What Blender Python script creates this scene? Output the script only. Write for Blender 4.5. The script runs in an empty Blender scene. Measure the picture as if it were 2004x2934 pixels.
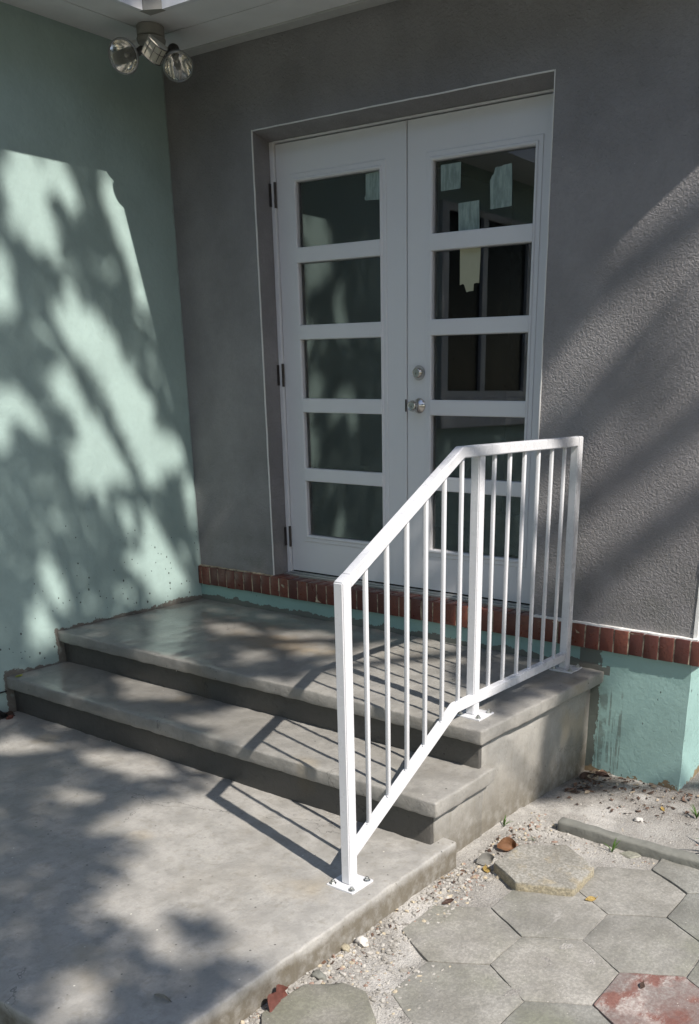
import bpy, bmesh, math, random
from mathutils import Vector, Matrix, noise
import numpy as np

random.seed(11)
rnd = random.Random(5)
scene = bpy.context.scene
COL = scene.collection

# ---------------------------------------------------------------- camera
cam_d = bpy.data.cameras.new('camera')
cam = bpy.data.objects.new('camera', cam_d)
COL.objects.link(cam)
CAM = Vector((4.18336, -3.73855, 1.17660))
R_ = Vector((0.818412, 0.574621, 0.003507))
U_ = Vector((-0.199536, 0.278458, 0.939493))
F_ = Vector((-0.538876, 0.769592, -0.342550))
m3 = Matrix((R_, U_, -F_)).transposed()
cam.matrix_world = Matrix.Translation(CAM) @ m3.to_4x4()
cam_d.sensor_fit = 'HORIZONTAL'
cam_d.sensor_width = 36.0
cam_d.lens = 2676.937 / 2004 * 36.0
cam_d.shift_x = (1002 - 1202.78) / 2004
cam_d.shift_y = (2085.05 - 1467) / 2004
cam_d.clip_start = 0.05
cam_d.clip_end = 500
scene.camera = cam

# ---------------------------------------------------------------- sky, sun, exposure
SUN_AZ, SUN_EL = math.radians(-14.4), math.radians(47.2)
S = Vector((math.cos(SUN_EL) * math.cos(SUN_AZ), math.cos(SUN_EL) * math.sin(SUN_AZ), math.sin(SUN_EL)))
world = bpy.data.worlds.new('World')
scene.world = world
world.use_nodes = True
wn = world.node_tree
wn.nodes.clear()
sky = wn.nodes.new('ShaderNodeTexSky')
sky.sky_type = 'NISHITA'
sky.sun_disc = False
sky.sun_elevation = SUN_EL
sky.sun_rotation = math.radians(90) - SUN_AZ
sky.air_density = 1.0
sky.dust_density = 1.0
bg = wn.nodes.new('ShaderNodeBackground')
bg.inputs['Strength'].default_value = 0.14
wo = wn.nodes.new('ShaderNodeOutputWorld')
wn.links.new(sky.outputs[0], bg.inputs[0])
wn.links.new(bg.outputs[0], wo.inputs[0])
sun_d = bpy.data.lights.new('sun', 'SUN')
sun_d.energy = 4.9
sun_d.angle = math.radians(0.53)
sun_d.color = (1.0, 0.94, 0.86)
sun = bpy.data.objects.new('sun', sun_d)
COL.objects.link(sun)
sun.rotation_euler = S.to_track_quat('Z', 'Y').to_euler()
sun.location = (8, -3, 9)
scene.view_settings.view_transform = 'Standard'
scene.view_settings.look = 'None'
scene.view_settings.gamma = 1.0
scene.view_settings.use_curve_mapping = False
scene.view_settings.exposure = 0.43
scene.render.engine = 'CYCLES'
scene.cycles.max_bounces = 7
scene.cycles.diffuse_bounces = 3
scene.cycles.glossy_bounces = 4
scene.cycles.transmission_bounces = 6
scene.cycles.use_adaptive_sampling = True
scene.cycles.adaptive_threshold = 0.015
scene.cycles.caustics_reflective = False
scene.cycles.caustics_refractive = False
scene.cycles.use_denoising = True
scene.cycles.sample_clamp_indirect = 6.0


# ---------------------------------------------------------------- helpers: objects
def link(o, parent=None):
    COL.objects.link(o)
    if parent is not None:
        o.parent = parent
    return o


def tag(o, label=None, cat=None, group=None, kind=None):
    if label: o['label'] = label
    if cat: o['category'] = cat
    if group: o['group'] = group
    if kind: o['kind'] = kind
    return o


def empty(name, loc, label, cat, group=None):
    o = bpy.data.objects.new(name, None)
    o.location = loc
    o.empty_display_size = 0.1
    COL.objects.link(o)
    return tag(o, label, cat, group)


def finish(name, bm, mat, parent=None, smooth=None, autos=40):
    """bm is in world coordinates; the parent (an Empty) only carries a translation"""
    if parent is not None:
        t = Vector((0, 0, 0))
        p = parent
        while p is not None:
            t += p.location
            p = p.parent
        bmesh.ops.translate(bm, verts=bm.verts, vec=-t)
    bmesh.ops.recalc_face_normals(bm, faces=bm.faces)
    me = bpy.data.meshes.new(name)
    bm.to_mesh(me)
    bm.free()
    if smooth:
        me.shade_smooth()
        try:
            me.set_sharp_from_angle(angle=math.radians(autos))
        except Exception:
            pass
    me.materials.append(mat)
    return link(bpy.data.objects.new(name, me), parent)


def add_box(bm, x0, x1, y0, y1, z0, z1, bev=0.0, seg=2):
    r = bmesh.ops.create_cube(bm, size=1.0)
    vs = r['verts']
    for v in vs:
        v.co = Vector(((x0 + x1) / 2 + v.co.x * (x1 - x0), (y0 + y1) / 2 + v.co.y * (y1 - y0), (z0 + z1) / 2 + v.co.z * (z1 - z0)))
    if bev > 0:
        es = set()
        for v in vs:
            es.update(v.link_edges)
        bmesh.ops.bevel(bm, geom=list(es), offset=bev, segments=seg, affect='EDGES', profile=0.5)
    return bm


def box(name, b, mat, parent=None, bev=0.0, seg=2, smooth=False):
    bm = bmesh.new()
    add_box(bm, *b, bev=bev, seg=seg)
    return finish(name, bm, mat, parent, smooth)


def cut_and_jitter(bm, axis_cuts, amp, scale=14.0, amp2=0.0, scale2=2.0, lock=None):
    for ax, vals in axis_cuts:
        n = Vector((0, 0, 0)); n[ax] = 1
        for c in vals:
            p = Vector((0, 0, 0)); p[ax] = c
            bmesh.ops.bisect_plane(bm, geom=list(bm.verts) + list(bm.edges) + list(bm.faces), plane_co=p, plane_no=n)
    for v in bm.verts:
        d = noise.noise_vector(v.co * scale) * amp
        if amp2:
            d += noise.noise_vector(v.co * scale2 + Vector((7, 3, 1))) * amp2
        if lock:
            d = lock(v.co, d)
        v.co += d


def frange(a, b, n):
    return [a + (b - a) * i / n for i in range(1, n)]


def tube(bm, pts, radii, seg=10, cap=True):
    rings = []
    prev = None
    for i, p in enumerate(pts):
        p = Vector(p)
        a = Vector(pts[max(i - 1, 0)]); b = Vector(pts[min(i + 1, len(pts) - 1)])
        d = (b - a).normalized()
        ref = prev if prev is not None else (Vector((0, 0, 1)) if abs(d.z) < 0.9 else Vector((1, 0, 0)))
        x = (ref - d * ref.dot(d)).normalized()
        prev = x
        y = d.cross(x)
        rings.append([bm.verts.new(p + (x * math.cos(2 * math.pi * k / seg) + y * math.sin(2 * math.pi * k / seg)) * radii[i]) for k in range(seg)])
    for i in range(len(rings) - 1):
        for k in range(seg):
            bm.faces.new((rings[i][k], rings[i][(k + 1) % seg], rings[i + 1][(k + 1) % seg], rings[i + 1][k]))
    if cap:
        bm.faces.new(rings[0][::-1]); bm.faces.new(rings[-1])


def lathe(bm, profile, origin, direction, seg=28, caps=True):
    """profile: (radius, height along direction)"""
    d = Vector(direction).normalized()
    ref = Vector((0, 0, 1)) if abs(d.z) < 0.95 else Vector((1, 0, 0))
    x = (ref - d * ref.dot(d)).normalized(); y = d.cross(x)
    o = Vector(origin)
    rings = []
    for r, h in profile:
        if r < 1e-6:
            rings.append([bm.verts.new(o + d * h)])
        else:
            rings.append([bm.verts.new(o + d * h + (x * math.cos(2 * math.pi * k / seg) + y * math.sin(2 * math.pi * k / seg)) * r) for k in range(seg)])
    for A, B in zip(rings, rings[1:]):
        for k in range(seg):
            k2 = (k + 1) % seg
            if len(A) == 1 and len(B) == 1:
                continue
            if len(A) == 1:
                bm.faces.new((A[0], B[k], B[k2]))
            elif len(B) == 1:
                bm.faces.new((A[k], A[k2], B[0]))
            else:
                bm.faces.new((A[k], A[k2], B[k2], B[k]))
    if caps and len(rings[0]) > 1: bm.faces.new(rings[0][::-1])
    if caps and len(rings[-1]) > 1: bm.faces.new(rings[-1])


def prism(bm, pts, z0, z1):
    lo = [bm.verts.new((x, y, z0)) for x, y in pts]
    hi = [bm.verts.new((x, y, z1)) for x, y in pts]
    n = len(pts)
    bm.faces.new(lo[::-1]); top = bm.faces.new(hi)
    for i in range(n):
        bm.faces.new((lo[i], lo[(i + 1) % n], hi[(i + 1) % n], hi[i]))
    return top


# ---------------------------------------------------------------- helpers: materials
class NT:
    def __init__(self, name):
        self.m = bpy.data.materials.new(name)
        self.m.use_nodes = True
        self.t = self.m.node_tree
        self.t.nodes.clear()
        self.out = self.t.nodes.new('ShaderNodeOutputMaterial')
        self.b = self.t.nodes.new('ShaderNodeBsdfPrincipled')
        self.t.links.new(self.b.outputs[0], self.out.inputs[0])
        g = self.t.nodes.new('ShaderNodeNewGeometry')
        self.pos = g.outputs['Position']
        self.island = g.outputs['Random Per Island']
        self._xyz = None

    def xyz(self):
        if self._xyz is None:
            s = self.t.nodes.new('ShaderNodeSeparateXYZ')
            self.t.links.new(self.pos, s.inputs[0])
            self._xyz = s.outputs
        return self._xyz

    def put(self, sock, v):
        if isinstance(v, bpy.types.NodeSocket):
            self.t.links.new(v, sock)
        elif isinstance(v, (tuple, list)) and len(v) == 3 and sock.type == 'RGBA':
            sock.default_value = (*v, 1)
        else:
            sock.default_value = v

    def set(self, **kw):
        for k, v in kw.items():
            self.put(self.b.inputs[k.replace('_', ' ')], v)

    def mapped(self, scale=(1, 1, 1), loc=(0, 0, 0), src=None):
        n = self.t.nodes.new('ShaderNodeMapping')
        self.t.links.new(src or self.pos, n.inputs[0])
        n.inputs['Scale'].default_value = scale
        n.inputs['Location'].default_value = loc
        return n.outputs[0]

    def noise(self, scale, detail=3, rough=0.55, vec=None, dist=0.0):
        n = self.t.nodes.new('ShaderNodeTexNoise')
        self.t.links.new(vec or self.pos, n.inputs['Vector'])
        n.inputs['Scale'].default_value = scale
        n.inputs['Detail'].default_value = detail
        n.inputs['Roughness'].default_value = rough
        n.inputs['Distortion'].default_value = dist
        return n.outputs['Fac']

    def voro(self, scale, feature='F1', vec=None, out='Distance', rand=1.0):
        n = self.t.nodes.new('ShaderNodeTexVoronoi')
        n.feature = feature
        self.t.links.new(vec or self.pos, n.inputs['Vector'])
        n.inputs['Scale'].default_value = scale
        n.inputs['Randomness'].default_value = rand
        return n.outputs[out]

    def ramp(self, fac, a, b, va=0.0, vb=1.0, smooth=True):
        n = self.t.nodes.new('ShaderNodeMapRange')
        n.interpolation_type = 'SMOOTHSTEP' if smooth else 'LINEAR'
        self.put(n.inputs['Value'], fac)
        for k, v in zip(('From Min', 'From Max', 'To Min', 'To Max'), (a, b, va, vb)):
            self.put(n.inputs[k], v)
        return n.outputs[0]

    def math(self, op, a, b=0.0, clamp=False):
        n = self.t.nodes.new('ShaderNodeMath')
        n.operation = op
        n.use_clamp = clamp
        self.put(n.inputs[0], a); self.put(n.inputs[1], b)
        return n.outputs[0]

    def mix(self, fac, a, b, mode='MIX'):
        n = self.t.nodes.new('ShaderNodeMix')
        n.data_type = 'RGBA'
        n.blend_type = mode
        n.clamp_factor = True
        self.put(n.inputs[0], fac); self.put(n.inputs[6], a); self.put(n.inputs[7], b)
        return n.outputs[2]

    def bump(self, height, strength=0.3, dist=0.01, normal=None):
        n = self.t.nodes.new('ShaderNodeBump')
        n.inputs['Strength'].default_value = strength
        n.inputs['Distance'].default_value = dist
        self.put(n.inputs['Height'], height)
        if normal is not None:
            self.t.links.new(normal, n.inputs['Normal'])
        self.t.links.new(n.outputs[0], self.b.inputs['Normal'])
        return n.outputs[0]


MT = {}


def simple(name, col, rough=0.5, metal=0.0, var=0.12, scale=30.0, bump=0.0, bscale=80.0, spec=0.5, coat=0.0):
    n = NT(name)
    f = n.noise(scale, 4)
    c2 = tuple(c * (1 - var) for c in col); c1 = tuple(min(1, c * (1 + var)) for c in col)
    n.set(Base_Color=n.mix(f, c2, c1), Roughness=n.ramp(n.noise(scale * 0.7, 3), 0.3, 0.7, rough * 0.85, min(1, rough * 1.15)), Metallic=metal)
    n.b.inputs['Specular IOR Level'].default_value = spec
    n.b.inputs['Coat Weight'].default_value = coat
    if bump:
        n.bump(n.noise(bscale, 4), bump, 0.003)
    MT[name] = n.m
    return n.m


# concrete of the steps and the slab: trowelled, damp, mottled
def concrete_mat(name, tint, wet):
    n = NT(name)
    big = n.noise(1.7, 4, 0.6)
    mid = n.noise(9.0, 5, 0.6)
    fine = n.noise(140.0, 3, 0.6)
    streak = n.noise(14.0, 5, 0.65, n.mapped((0.5, 2.2, 3.0)), 0.8)
    c = n.mix(n.ramp(mid, 0.32, 0.68), tuple(t * 0.84 for t in tint), tuple(t * 1.10 for t in tint))
    c = n.mix(n.ramp(n.noise(38.0, 4, 0.6), 0.48, 0.70, 0, 0.5), c, tuple(t * 0.70 for t in tint))
    c = n.mix(n.ramp(big, 0.48, 0.75, 0, 0.40), c, (tint[0] * 0.74, tint[1] * 0.68, tint[2] * 0.58))
    c = n.mix(n.ramp(streak, 0.55, 0.75, 0, 0.35), c, (tint[0] * 1.2, tint[1] * 1.18, tint[2] * 1.12))
    c = n.mix(n.ramp(fine, 0.35, 0.65, 0, 0.30), c, tuple(t * 0.78 for t in tint))
    # rusty tan stain, small dark pits and pale aggregate flecks
    c = n.mix(n.ramp(n.noise(2.6, 3, 0.5, n.mapped((1, 1, 1), (3.1, 7.7, 0))), 0.62, 0.75, 0, 0.5), c, (tint[0] * 1.05, tint[1] * 0.9, tint[2] * 0.66))
    crk = n.voro(1.15, 'DISTANCE_TO_EDGE', n.mapped((1, 1, 1), (0.3, 0.6, 0)))
    crn = n.math('ADD', crk, n.math('MULTIPLY', n.math('SUBTRACT', n.noise(7, 4, 0.7), 0.5), 0.16))
    crm = n.math('MULTIPLY', n.ramp(n.math('ABSOLUTE', crn), 0.0008, 0.0030, 1, 0), n.ramp(n.noise(1.9, 2, 0.5, n.mapped((1, 1, 1), (2, 8, 3))), 0.52, 0.60))
    c = n.mix(n.math('MULTIPLY', crm, 0.7), c, tuple(t * 0.35 for t in tint))
    swp = n.noise(3.0, 5, 0.6, n.mapped((9, 1.2, 1), (0, 0, 0)), 1.6)
    c = n.mix(n.ramp(swp, 0.55, 0.66, 0, 0.22), c, tuple(t * 0.72 for t in tint))
    pit = n.voro(24.0)
    pitm = n.ramp(pit, 0.06, 0.10, 1, 0)
    c = n.mix(n.math('MULTIPLY', pitm, n.ramp(n.noise(5, 2), 0.45, 0.58)), c, tuple(t * 0.30 for t in tint))
    fl = n.ramp(n.voro(17.0, vec=n.mapped((1, 1, 1), (4, 9, 2))), 0.035, 0.06, 1, 0)
    c = n.mix(n.math('MULTIPLY', fl, n.ramp(n.noise(4, 2, vec=n.mapped((1, 1, 1), (9, 1, 2))), 0.52, 0.6)), c, (0.66, 0.63, 0.57))
    n.set(Base_Color=c)
    w = None
    if wet:
        x, y, z = n.xyz()
        # puddled film of water: back-left half of the landing and left of the tread
        m = n.math('ADD', n.math('MULTIPLY', x, -0.55), n.math('MULTIPLY', n.noise(2.3, 3, 0.5), 1.5))
        wm = n.ramp(m, -0.35, 0.25)
        # rusty tan stain left by standing water
        dx = n.math('MULTIPLY', n.math('SUBTRACT', x, 1.10), 1.0); dy = n.math('MULTIPLY', n.math('SUBTRACT', y, -0.52), 2.2)
        rr = n.math('SQRT', n.math('ADD', n.math('MULTIPLY', dx, dx), n.math('MULTIPLY', dy, dy)))
        rr = n.math('ADD', rr, n.math('MULTIPLY', n.math('SUBTRACT', n.noise(6, 5, 0.7), 0.5), 0.7))
        c = n.mix(n.ramp(rr, 0.08, 0.42, 0.6, 0), c, (0.31, 0.225, 0.125))
        wm = n.math('MULTIPLY', wm, n.ramp(z, -0.25, -0.17))
        n.set(Coat_Weight=n.math('MULTIPLY', wm, 0.95), Coat_Roughness=n.ramp(n.noise(6, 3), 0.3, 0.7, 0.05, 0.20))
        n.b.inputs['Coat IOR'].default_value = 1.36
        n.set(Base_Color=n.mix(n.math('MULTIPLY', wm, 0.30), c, tuple(t * 0.5 for t in tint)))
    n.set(Roughness=n.ramp(mid, 0.3, 0.7, 0.42, 0.72))
    h = n.math('ADD', n.math('MULTIPLY', fine, 0.5), n.math('ADD', n.math('MULTIPLY', n.noise(44, 4, 0.6), 0.9), n.math('MULTIPLY', pitm, -0.4)))
    n.bump(h, 0.42, 0.006)
    MT[name] = n.m
    return n.m


concrete_mat('concrete', (0.284, 0.272, 0.250), True)
concrete_mat('riser_shade_concrete', (0.085, 0.080, 0.073), False)  # same concrete, darkened so the tint carries the risers' shade


def side_dirt(name, tint, z_hi, z_lo):
    # board-marked side face: brown splash-back towards the ground, pale worn arris
    m = concrete_mat(name, tint, False)
    n = NT.__new__(NT)
    n.m = m; n.t = m.node_tree; n._xyz = None
    n.b = [k for k in n.t.nodes if k.type == 'BSDF_PRINCIPLED'][0]
    g = n.t.nodes.new('ShaderNodeNewGeometry'); n.pos = g.outputs['Position']; n.island = g.outputs['Random Per Island']
    old = n.b.inputs['Base Color'].links[0].from_socket
    x, y, z = n.xyz()
    zz = n.math('ADD', z, n.math('MULTIPLY', n.noise(9, 5, 0.7), 0.05))
    f = n.math('MULTIPLY', n.ramp(zz, z_lo, z_hi, 1, 0), n.ramp(n.noise(24, 5, 0.7), 0.3, 0.6, 0.35, 0.95))
    c = n.mix(f, old, (tint[0] * 0.40, tint[1] * 0.36, tint[2] * 0.29))
    drip = n.ramp(n.noise(1.0, 4, 0.6, n.mapped((30, 30, 1.4))), 0.52, 0.70, 0, 0.35)
    sidef = n.ramp(z, z_hi - 0.01, z_hi + 0.02, 1, 0)
    c = n.mix(n.math('MULTIPLY', drip, sidef), c, (tint[0] * 0.6, tint[1] * 0.57, tint[2] * 0.5))
    n.set(Base_Color=c)
    return m


side_dirt('side_concrete', (0.325, 0.312, 0.288), -0.18, -0.46)
side_dirt('slab_concrete', (0.345, 0.331, 0.308), -0.335, -0.368)


def stucco_gray():
    n = NT('gray_stucco')
    base = (0.262, 0.250, 0.253)
    c = n.mix(n.ramp(n.noise(2.0, 4, 0.6), 0.3, 0.7), tuple(t * 0.80 for t in base), tuple(t * 1.14 for t in base))
    c = n.mix(n.ramp(n.noise(8.0, 5, 0.65, n.mapped((1, 1, 0.6)), 0.8), 0.5, 0.75, 0, 0.40), c, tuple(t * 0.80 for t in base))
    c = n.mix(n.ramp(n.noise(60, 3), 0.4, 0.7, 0, 0.25), c, tuple(t * 0.82 for t in base))
    x, y, z = n.xyz()
    low = n.math('MULTIPLY', n.ramp(z, 0.20, 0.75, 1, 0), n.ramp(n.noise(7, 4), 0.35, 0.7))
    c = n.mix(n.math('MULTIPLY', low, 0.35), c, (0.11, 0.115, 0.095))
    fl = n.ramp(n.voro(19.0), 0.022, 0.035, 1, 0)
    c = n.mix(n.math('MULTIPLY', fl, 0.8), c, (0.55, 0.54, 0.52))
    n.set(Base_Color=c, Roughness=n.ramp(n.noise(20, 2), 0.3, 0.7, 0.5, 0.68))
    h = n.math('ADD', n.math('MULTIPLY', n.noise(92, 2, 0.5, None, 0.9), 1.0), n.math('MULTIPLY', n.noise(260, 2), 0.2))
    n.bump(h, 0.7, 0.008)
    MT['gray_stucco'] = n.m


stucco_gray()


def green_stucco(name, mode):
    n = NT(name)
    x, y, z = n.xyz()
    base = (0.385, 0.505, 0.480)
    if mode != 'left':
        base = (0.295, 0.450, 0.420)
    c = n.mix(n.ramp(n.noise(3.0, 4, 0.6), 0.3, 0.7), tuple(t * 0.90 for t in base), tuple(t * 1.06 for t in base))
    c = n.mix(n.ramp(n.noise(45, 3), 0.45, 0.7, 0, 0.2), c, tuple(t * 0.85 for t in base))
    # chips and dirt specks, thickest towards the steps
    if mode == 'left':
        prof = n.math('ADD', n.math('MULTIPLY', n.math('LESS_THAN', y, -1.0), -0.168), n.math('MULTIPLY', n.math('LESS_THAN', y, -1.312), -0.185))
        up = n.math('SUBTRACT', z, prof)
        dens = n.ramp(up, 0.0, 1.0, 1.0, 0.05)
    else:
        up = n.math('SUBTRACT', z, 0.0)
        dens = n.ramp(n.noise(2, 2), 0.2, 0.7, 0.5, 1.0)
    sp_v = n.mapped((1, 1, 0.75))
    sp = n.voro(24.0, vec=sp_v)
    keep = n.math('LESS_THAN', n.voro(24.0, vec=sp_v, out='Color'), n.ramp(n.noise(4.5, 3, 0.6), 0.35, 0.65, 0.30, 0.62))
    spm = n.math('MULTIPLY', n.math('LESS_THAN', n.math('ADD', sp, n.math('MULTIPLY', n.noise(160, 2), 0.12)), n.math('ADD', n.math('MULTIPLY', dens, 0.14), 0.055)), keep)
    sp2 = n.voro(61.0, vec=n.mapped((1, 0.8, 0.6), (3, 3, 3)))
    kp2 = n.math('LESS_THAN', n.voro(61.0, vec=n.mapped((1, 0.8, 0.6), (3, 3, 3)), out='Color'), n.ramp(n.noise(7, 3, 0.6), 0.42, 0.72, 0.20, 0.45))
    spm2 = n.math('MULTIPLY', n.math('LESS_THAN', sp2, n.math('MULTIPLY', dens, n.ramp(n.noise(90, 2), 0.3, 0.7, 0.05, 0.26))), kp2)
    spm = n.math('MAXIMUM', spm, spm2)
    c = n.mix(n.math('MULTIPLY', spm, 0.9), c, (0.045, 0.05, 0.047))
    if mode == 'left':
        # cement slurry smeared on the wall where the steps were cast against it
        sm = n.math('SUBTRACT', n.math('ADD', n.math('MULTIPLY', n.noise(18, 6, 0.75), 0.070), n.math('MULTIPLY', n.noise(3.4, 2, 0.5, n.mapped((1, 1, 1), (2, 5, 1))), 0.080)), 0.062)
        smm = n.math('LESS_THAN', up, sm)
        # vertical band in front of each nosing
        for yy, zt in ((-1.0, 0.0), (-1.312, -0.168)):
            dy = n.math('ABSOLUTE', n.math('SUBTRACT', y, yy + 0.004))
            a = n.math('MULTIPLY', n.math('LESS_THAN', dy, n.math('ADD', n.math('MULTIPLY', n.noise(30, 5, 0.75), 0.042), -0.010)), n.math('MULTIPLY', n.math('LESS_THAN', z, zt + 0.015), n.math('GREATER_THAN', z, zt - 0.19)))
            smm = n.math('MAXIMUM', smm, a)
        c = n.mix(n.math('MULTIPLY', smm, n.ramp(n.noise(40, 3), 0.3, 0.5, 0.75, 1.0)), c, (0.16, 0.148, 0.13))
        # faint rosy scuffs
        c = n.mix(n.math('MULTIPLY', n.math('GREATER_THAN', n.noise(17, 5, 0.7), 0.66), n.math('MULTIPLY', n.ramp(y, -1.45, -1.25, 1, 0), n.ramp(z, 0.45, 0.9, 1, 0))), c, (0.42, 0.33, 0.32))
        # grey paint that strayed round the corner
        ed = n.math('LESS_THAN', n.math('ABSOLUTE', y), n.math('ADD', n.math('MULTIPLY', n.noise(9, 4), 0.035), -0.010))
        c = n.mix(n.math('MULTIPLY', n.math('MULTIPLY', ed, n.math('GREATER_THAN', z, 0.2)), 0.55), c, (0.22, 0.25, 0.245))
    else:
        # older, deeper coat along the top with a torn lower edge, run-down streaks near the steps, peeling foot
        tear = n.math('GREATER_THAN', z, n.math('ADD', n.math('MULTIPLY', n.noise(5, 4, 0.7, n.mapped((1.6, 1, 0.1))), 0.16), -0.075))
        c = n.mix(n.math('MULTIPLY', tear, 0.42), c, (0.22, 0.36, 0.33))
        stv = n.mapped((34, 1, 0.9))
        st = n.math('GREATER_THAN', n.noise(1.0, 3, 0.6, stv), n.ramp(x, 2.56, 2.78, 0.50, 0.74))
        st = n.math('MULTIPLY', st, n.math('MULTIPLY', n.ramp(z, -0.06, -0.12), n.ramp(n.noise(22, 3), 0.36, 0.56)))
        c = n.mix(n.math('MULTIPLY', n.math('MULTIPLY', st, n.math('GREATER_THAN', x, 2.55)), 0.55), c, (0.10, 0.105, 0.09))
        blk = n.math('LESS_THAN', n.math('ADD', n.math('SUBTRACT', x, 2.515), n.math('MULTIPLY', n.noise(19, 4, 0.7), -0.075)), 0.0)
        blk = n.math('MULTIPLY', blk, n.math('GREATER_THAN', x, 2.45))
        c = n.mix(n.math('MULTIPLY', blk, 0.85), c, (0.10, 0.095, 0.078))
        # cement smear along the landing
        smb = n.math('MULTIPLY', n.math('LESS_THAN', z, n.math('ADD', n.math('MULTIPLY', n.noise(11, 5, 0.7), 0.09), -0.018)), n.math('GREATER_THAN', z, -0.02))
        smb = n.math('MULTIPLY', smb, n.math('LESS_THAN', x, 2.6))
        c = n.mix(n.math('MULTIPLY', smb, 0.9), c, (0.12, 0.115, 0.10))
        peel = n.math('LESS_THAN', z, n.math('ADD', n.math('MULTIPLY', n.noise(7, 5, 0.7, n.mapped((1, 1, 1), (1.3, 0, 0))), 0.24), -0.585))
        c = n.mix(peel, c, n.mix(n.noise(50, 4), (0.14, 0.105, 0.06), (0.36, 0.27, 0.16)))
        hgt = n.math('MULTIPLY', peel, -1.2)
    n.set(Base_Color=c, Roughness=n.ramp(n.noise(15, 3), 0.3, 0.7, 0.42, 0.6))
    h = n.math('ADD', n.math('MULTIPLY', n.noise(38, 3, 0.5, None, 0.6), 0.8), n.math('MULTIPLY', spm, -0.25))
    if mode != 'left':
        h = n.math('ADD', n.math('MULTIPLY', h, 0.9), hgt)
    n.bump(h, 0.38 if mode == 'left' else 0.42, 0.005)
    MT[name] = n.m


green_stucco('green_stucco', 'left')
green_stucco('green_base', 'base')


def white_gloss():
    n = NT('rail_paint')
    f = n.noise(26, 4)
    n.set(Base_Color=n.mix(n.ramp(n.noise(60, 5, 0.7), 0.66, 0.72, 0, 0.5), n.mix(f, (0.625, 0.63, 0.655), (0.645, 0.645, 0.668)), (0.45, 0.43, 0.40)),
          Roughness=n.ramp(f, 0.3, 0.7, 0.22, 0.36))
    n.bump(n.math('ADD', n.noise(18, 2), n.math('MULTIPLY', n.noise(300, 2), 0.10)), 0.08, 0.004)
    MT['rail_paint'] = n.m
    n = NT('door_paint')
    f = n.noise(4, 4)
    c = n.mix(f, (0.74, 0.735, 0.755), (0.80, 0.79, 0.80))
    c = n.mix(n.ramp(n.noise(55, 5, 0.7), 0.64, 0.8, 0, 0.35), c, (0.48, 0.47, 0.45))
    n.set(Base_Color=c, Roughness=n.ramp(n.noise(12, 3), 0.3, 0.7, 0.32, 0.48))
    n.bump(n.noise(160, 3), 0.06, 0.002)
    MT['door_paint'] = n.m


white_gloss()


def brick_mats():
    n = NT('glazed_brick')
    ob = n.t.nodes.new('ShaderNodeObjectInfo')
    r = ob.outputs['Random']
    c = n.mix(r, (0.085, 0.026, 0.021), (0.190, 0.062, 0.040))
    c = n.mix(n.ramp(n.noise(60, 4, 0.65), 0.45, 0.7, 0, 0.6), c, (0.075, 0.026, 0.022))
    chip = n.math('GREATER_THAN', n.noise(48, 5, 0.7), 0.70)
    c = n.mix(n.math('MULTIPLY', chip, 0.8), c, (0.36, 0.17, 0.11))
    n.set(Base_Color=c, Roughness=n.ramp(n.noise(30, 3), 0.3, 0.7, 0.26, 0.50))
    n.bump(n.math('ADD', n.noise(70, 4), n.math('MULTIPLY', chip, -0.8)), 0.35, 0.004)
    MT['brick'] = n.m
    n = NT('mortar')
    c = n.mix(n.ramp(n.noise(26, 4, 0.7), 0.35, 0.6), (0.16, 0.125, 0.095), (0.50, 0.43, 0.31))
    n.set(Base_Color=c, Roughness=0.85)
    n.bump(n.noise(120, 4), 0.5, 0.004)
    MT['mortar'] = n.m


brick_mats()


def glass_mat():
    n = NT('window_glass')
    n.set(Base_Color=(0.86, 0.92, 0.90), Roughness=0.0, IOR=1.78, Transmission_Weight=1.0)
    # dried rain drops: tiny matt spots, thicker towards the bottom of the door
    x, y, z = n.xyz()
    v = n.mapped((1, 1, 0.85))
    sp = n.voro(70.0, vec=v)
    keep = n.math('LESS_THAN', n.voro(70.0, vec=v, out='Color'), n.ramp(z, 0.4, 1.9, 0.30, 0.06))
    keep2 = n.ramp(n.noise(9, 3), 0.46, 0.58)
    msk = n.math('MULTIPLY', n.math('MULTIPLY', n.math('LESS_THAN', sp, 0.24), keep), keep2)
    d = n.t.nodes.new('ShaderNodeBsdfPrincipled')
    d.inputs['Base Color'].default_value = (0.16, 0.20, 0.19, 1)
    d.inputs['Roughness'].default_value = 0.3
    mx = n.t.nodes.new('ShaderNodeMixShader')
    n.t.links.new(n.math('MULTIPLY', msk, 0.45), mx.inputs[0])
    n.t.links.new(n.b.outputs[0], mx.inputs[1]); n.t.links.new(d.outputs[0], mx.inputs[2])
    n.t.links.new(mx.outputs[0], n.out.inputs[0])
    MT['glass'] = n.m


glass_mat()


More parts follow.
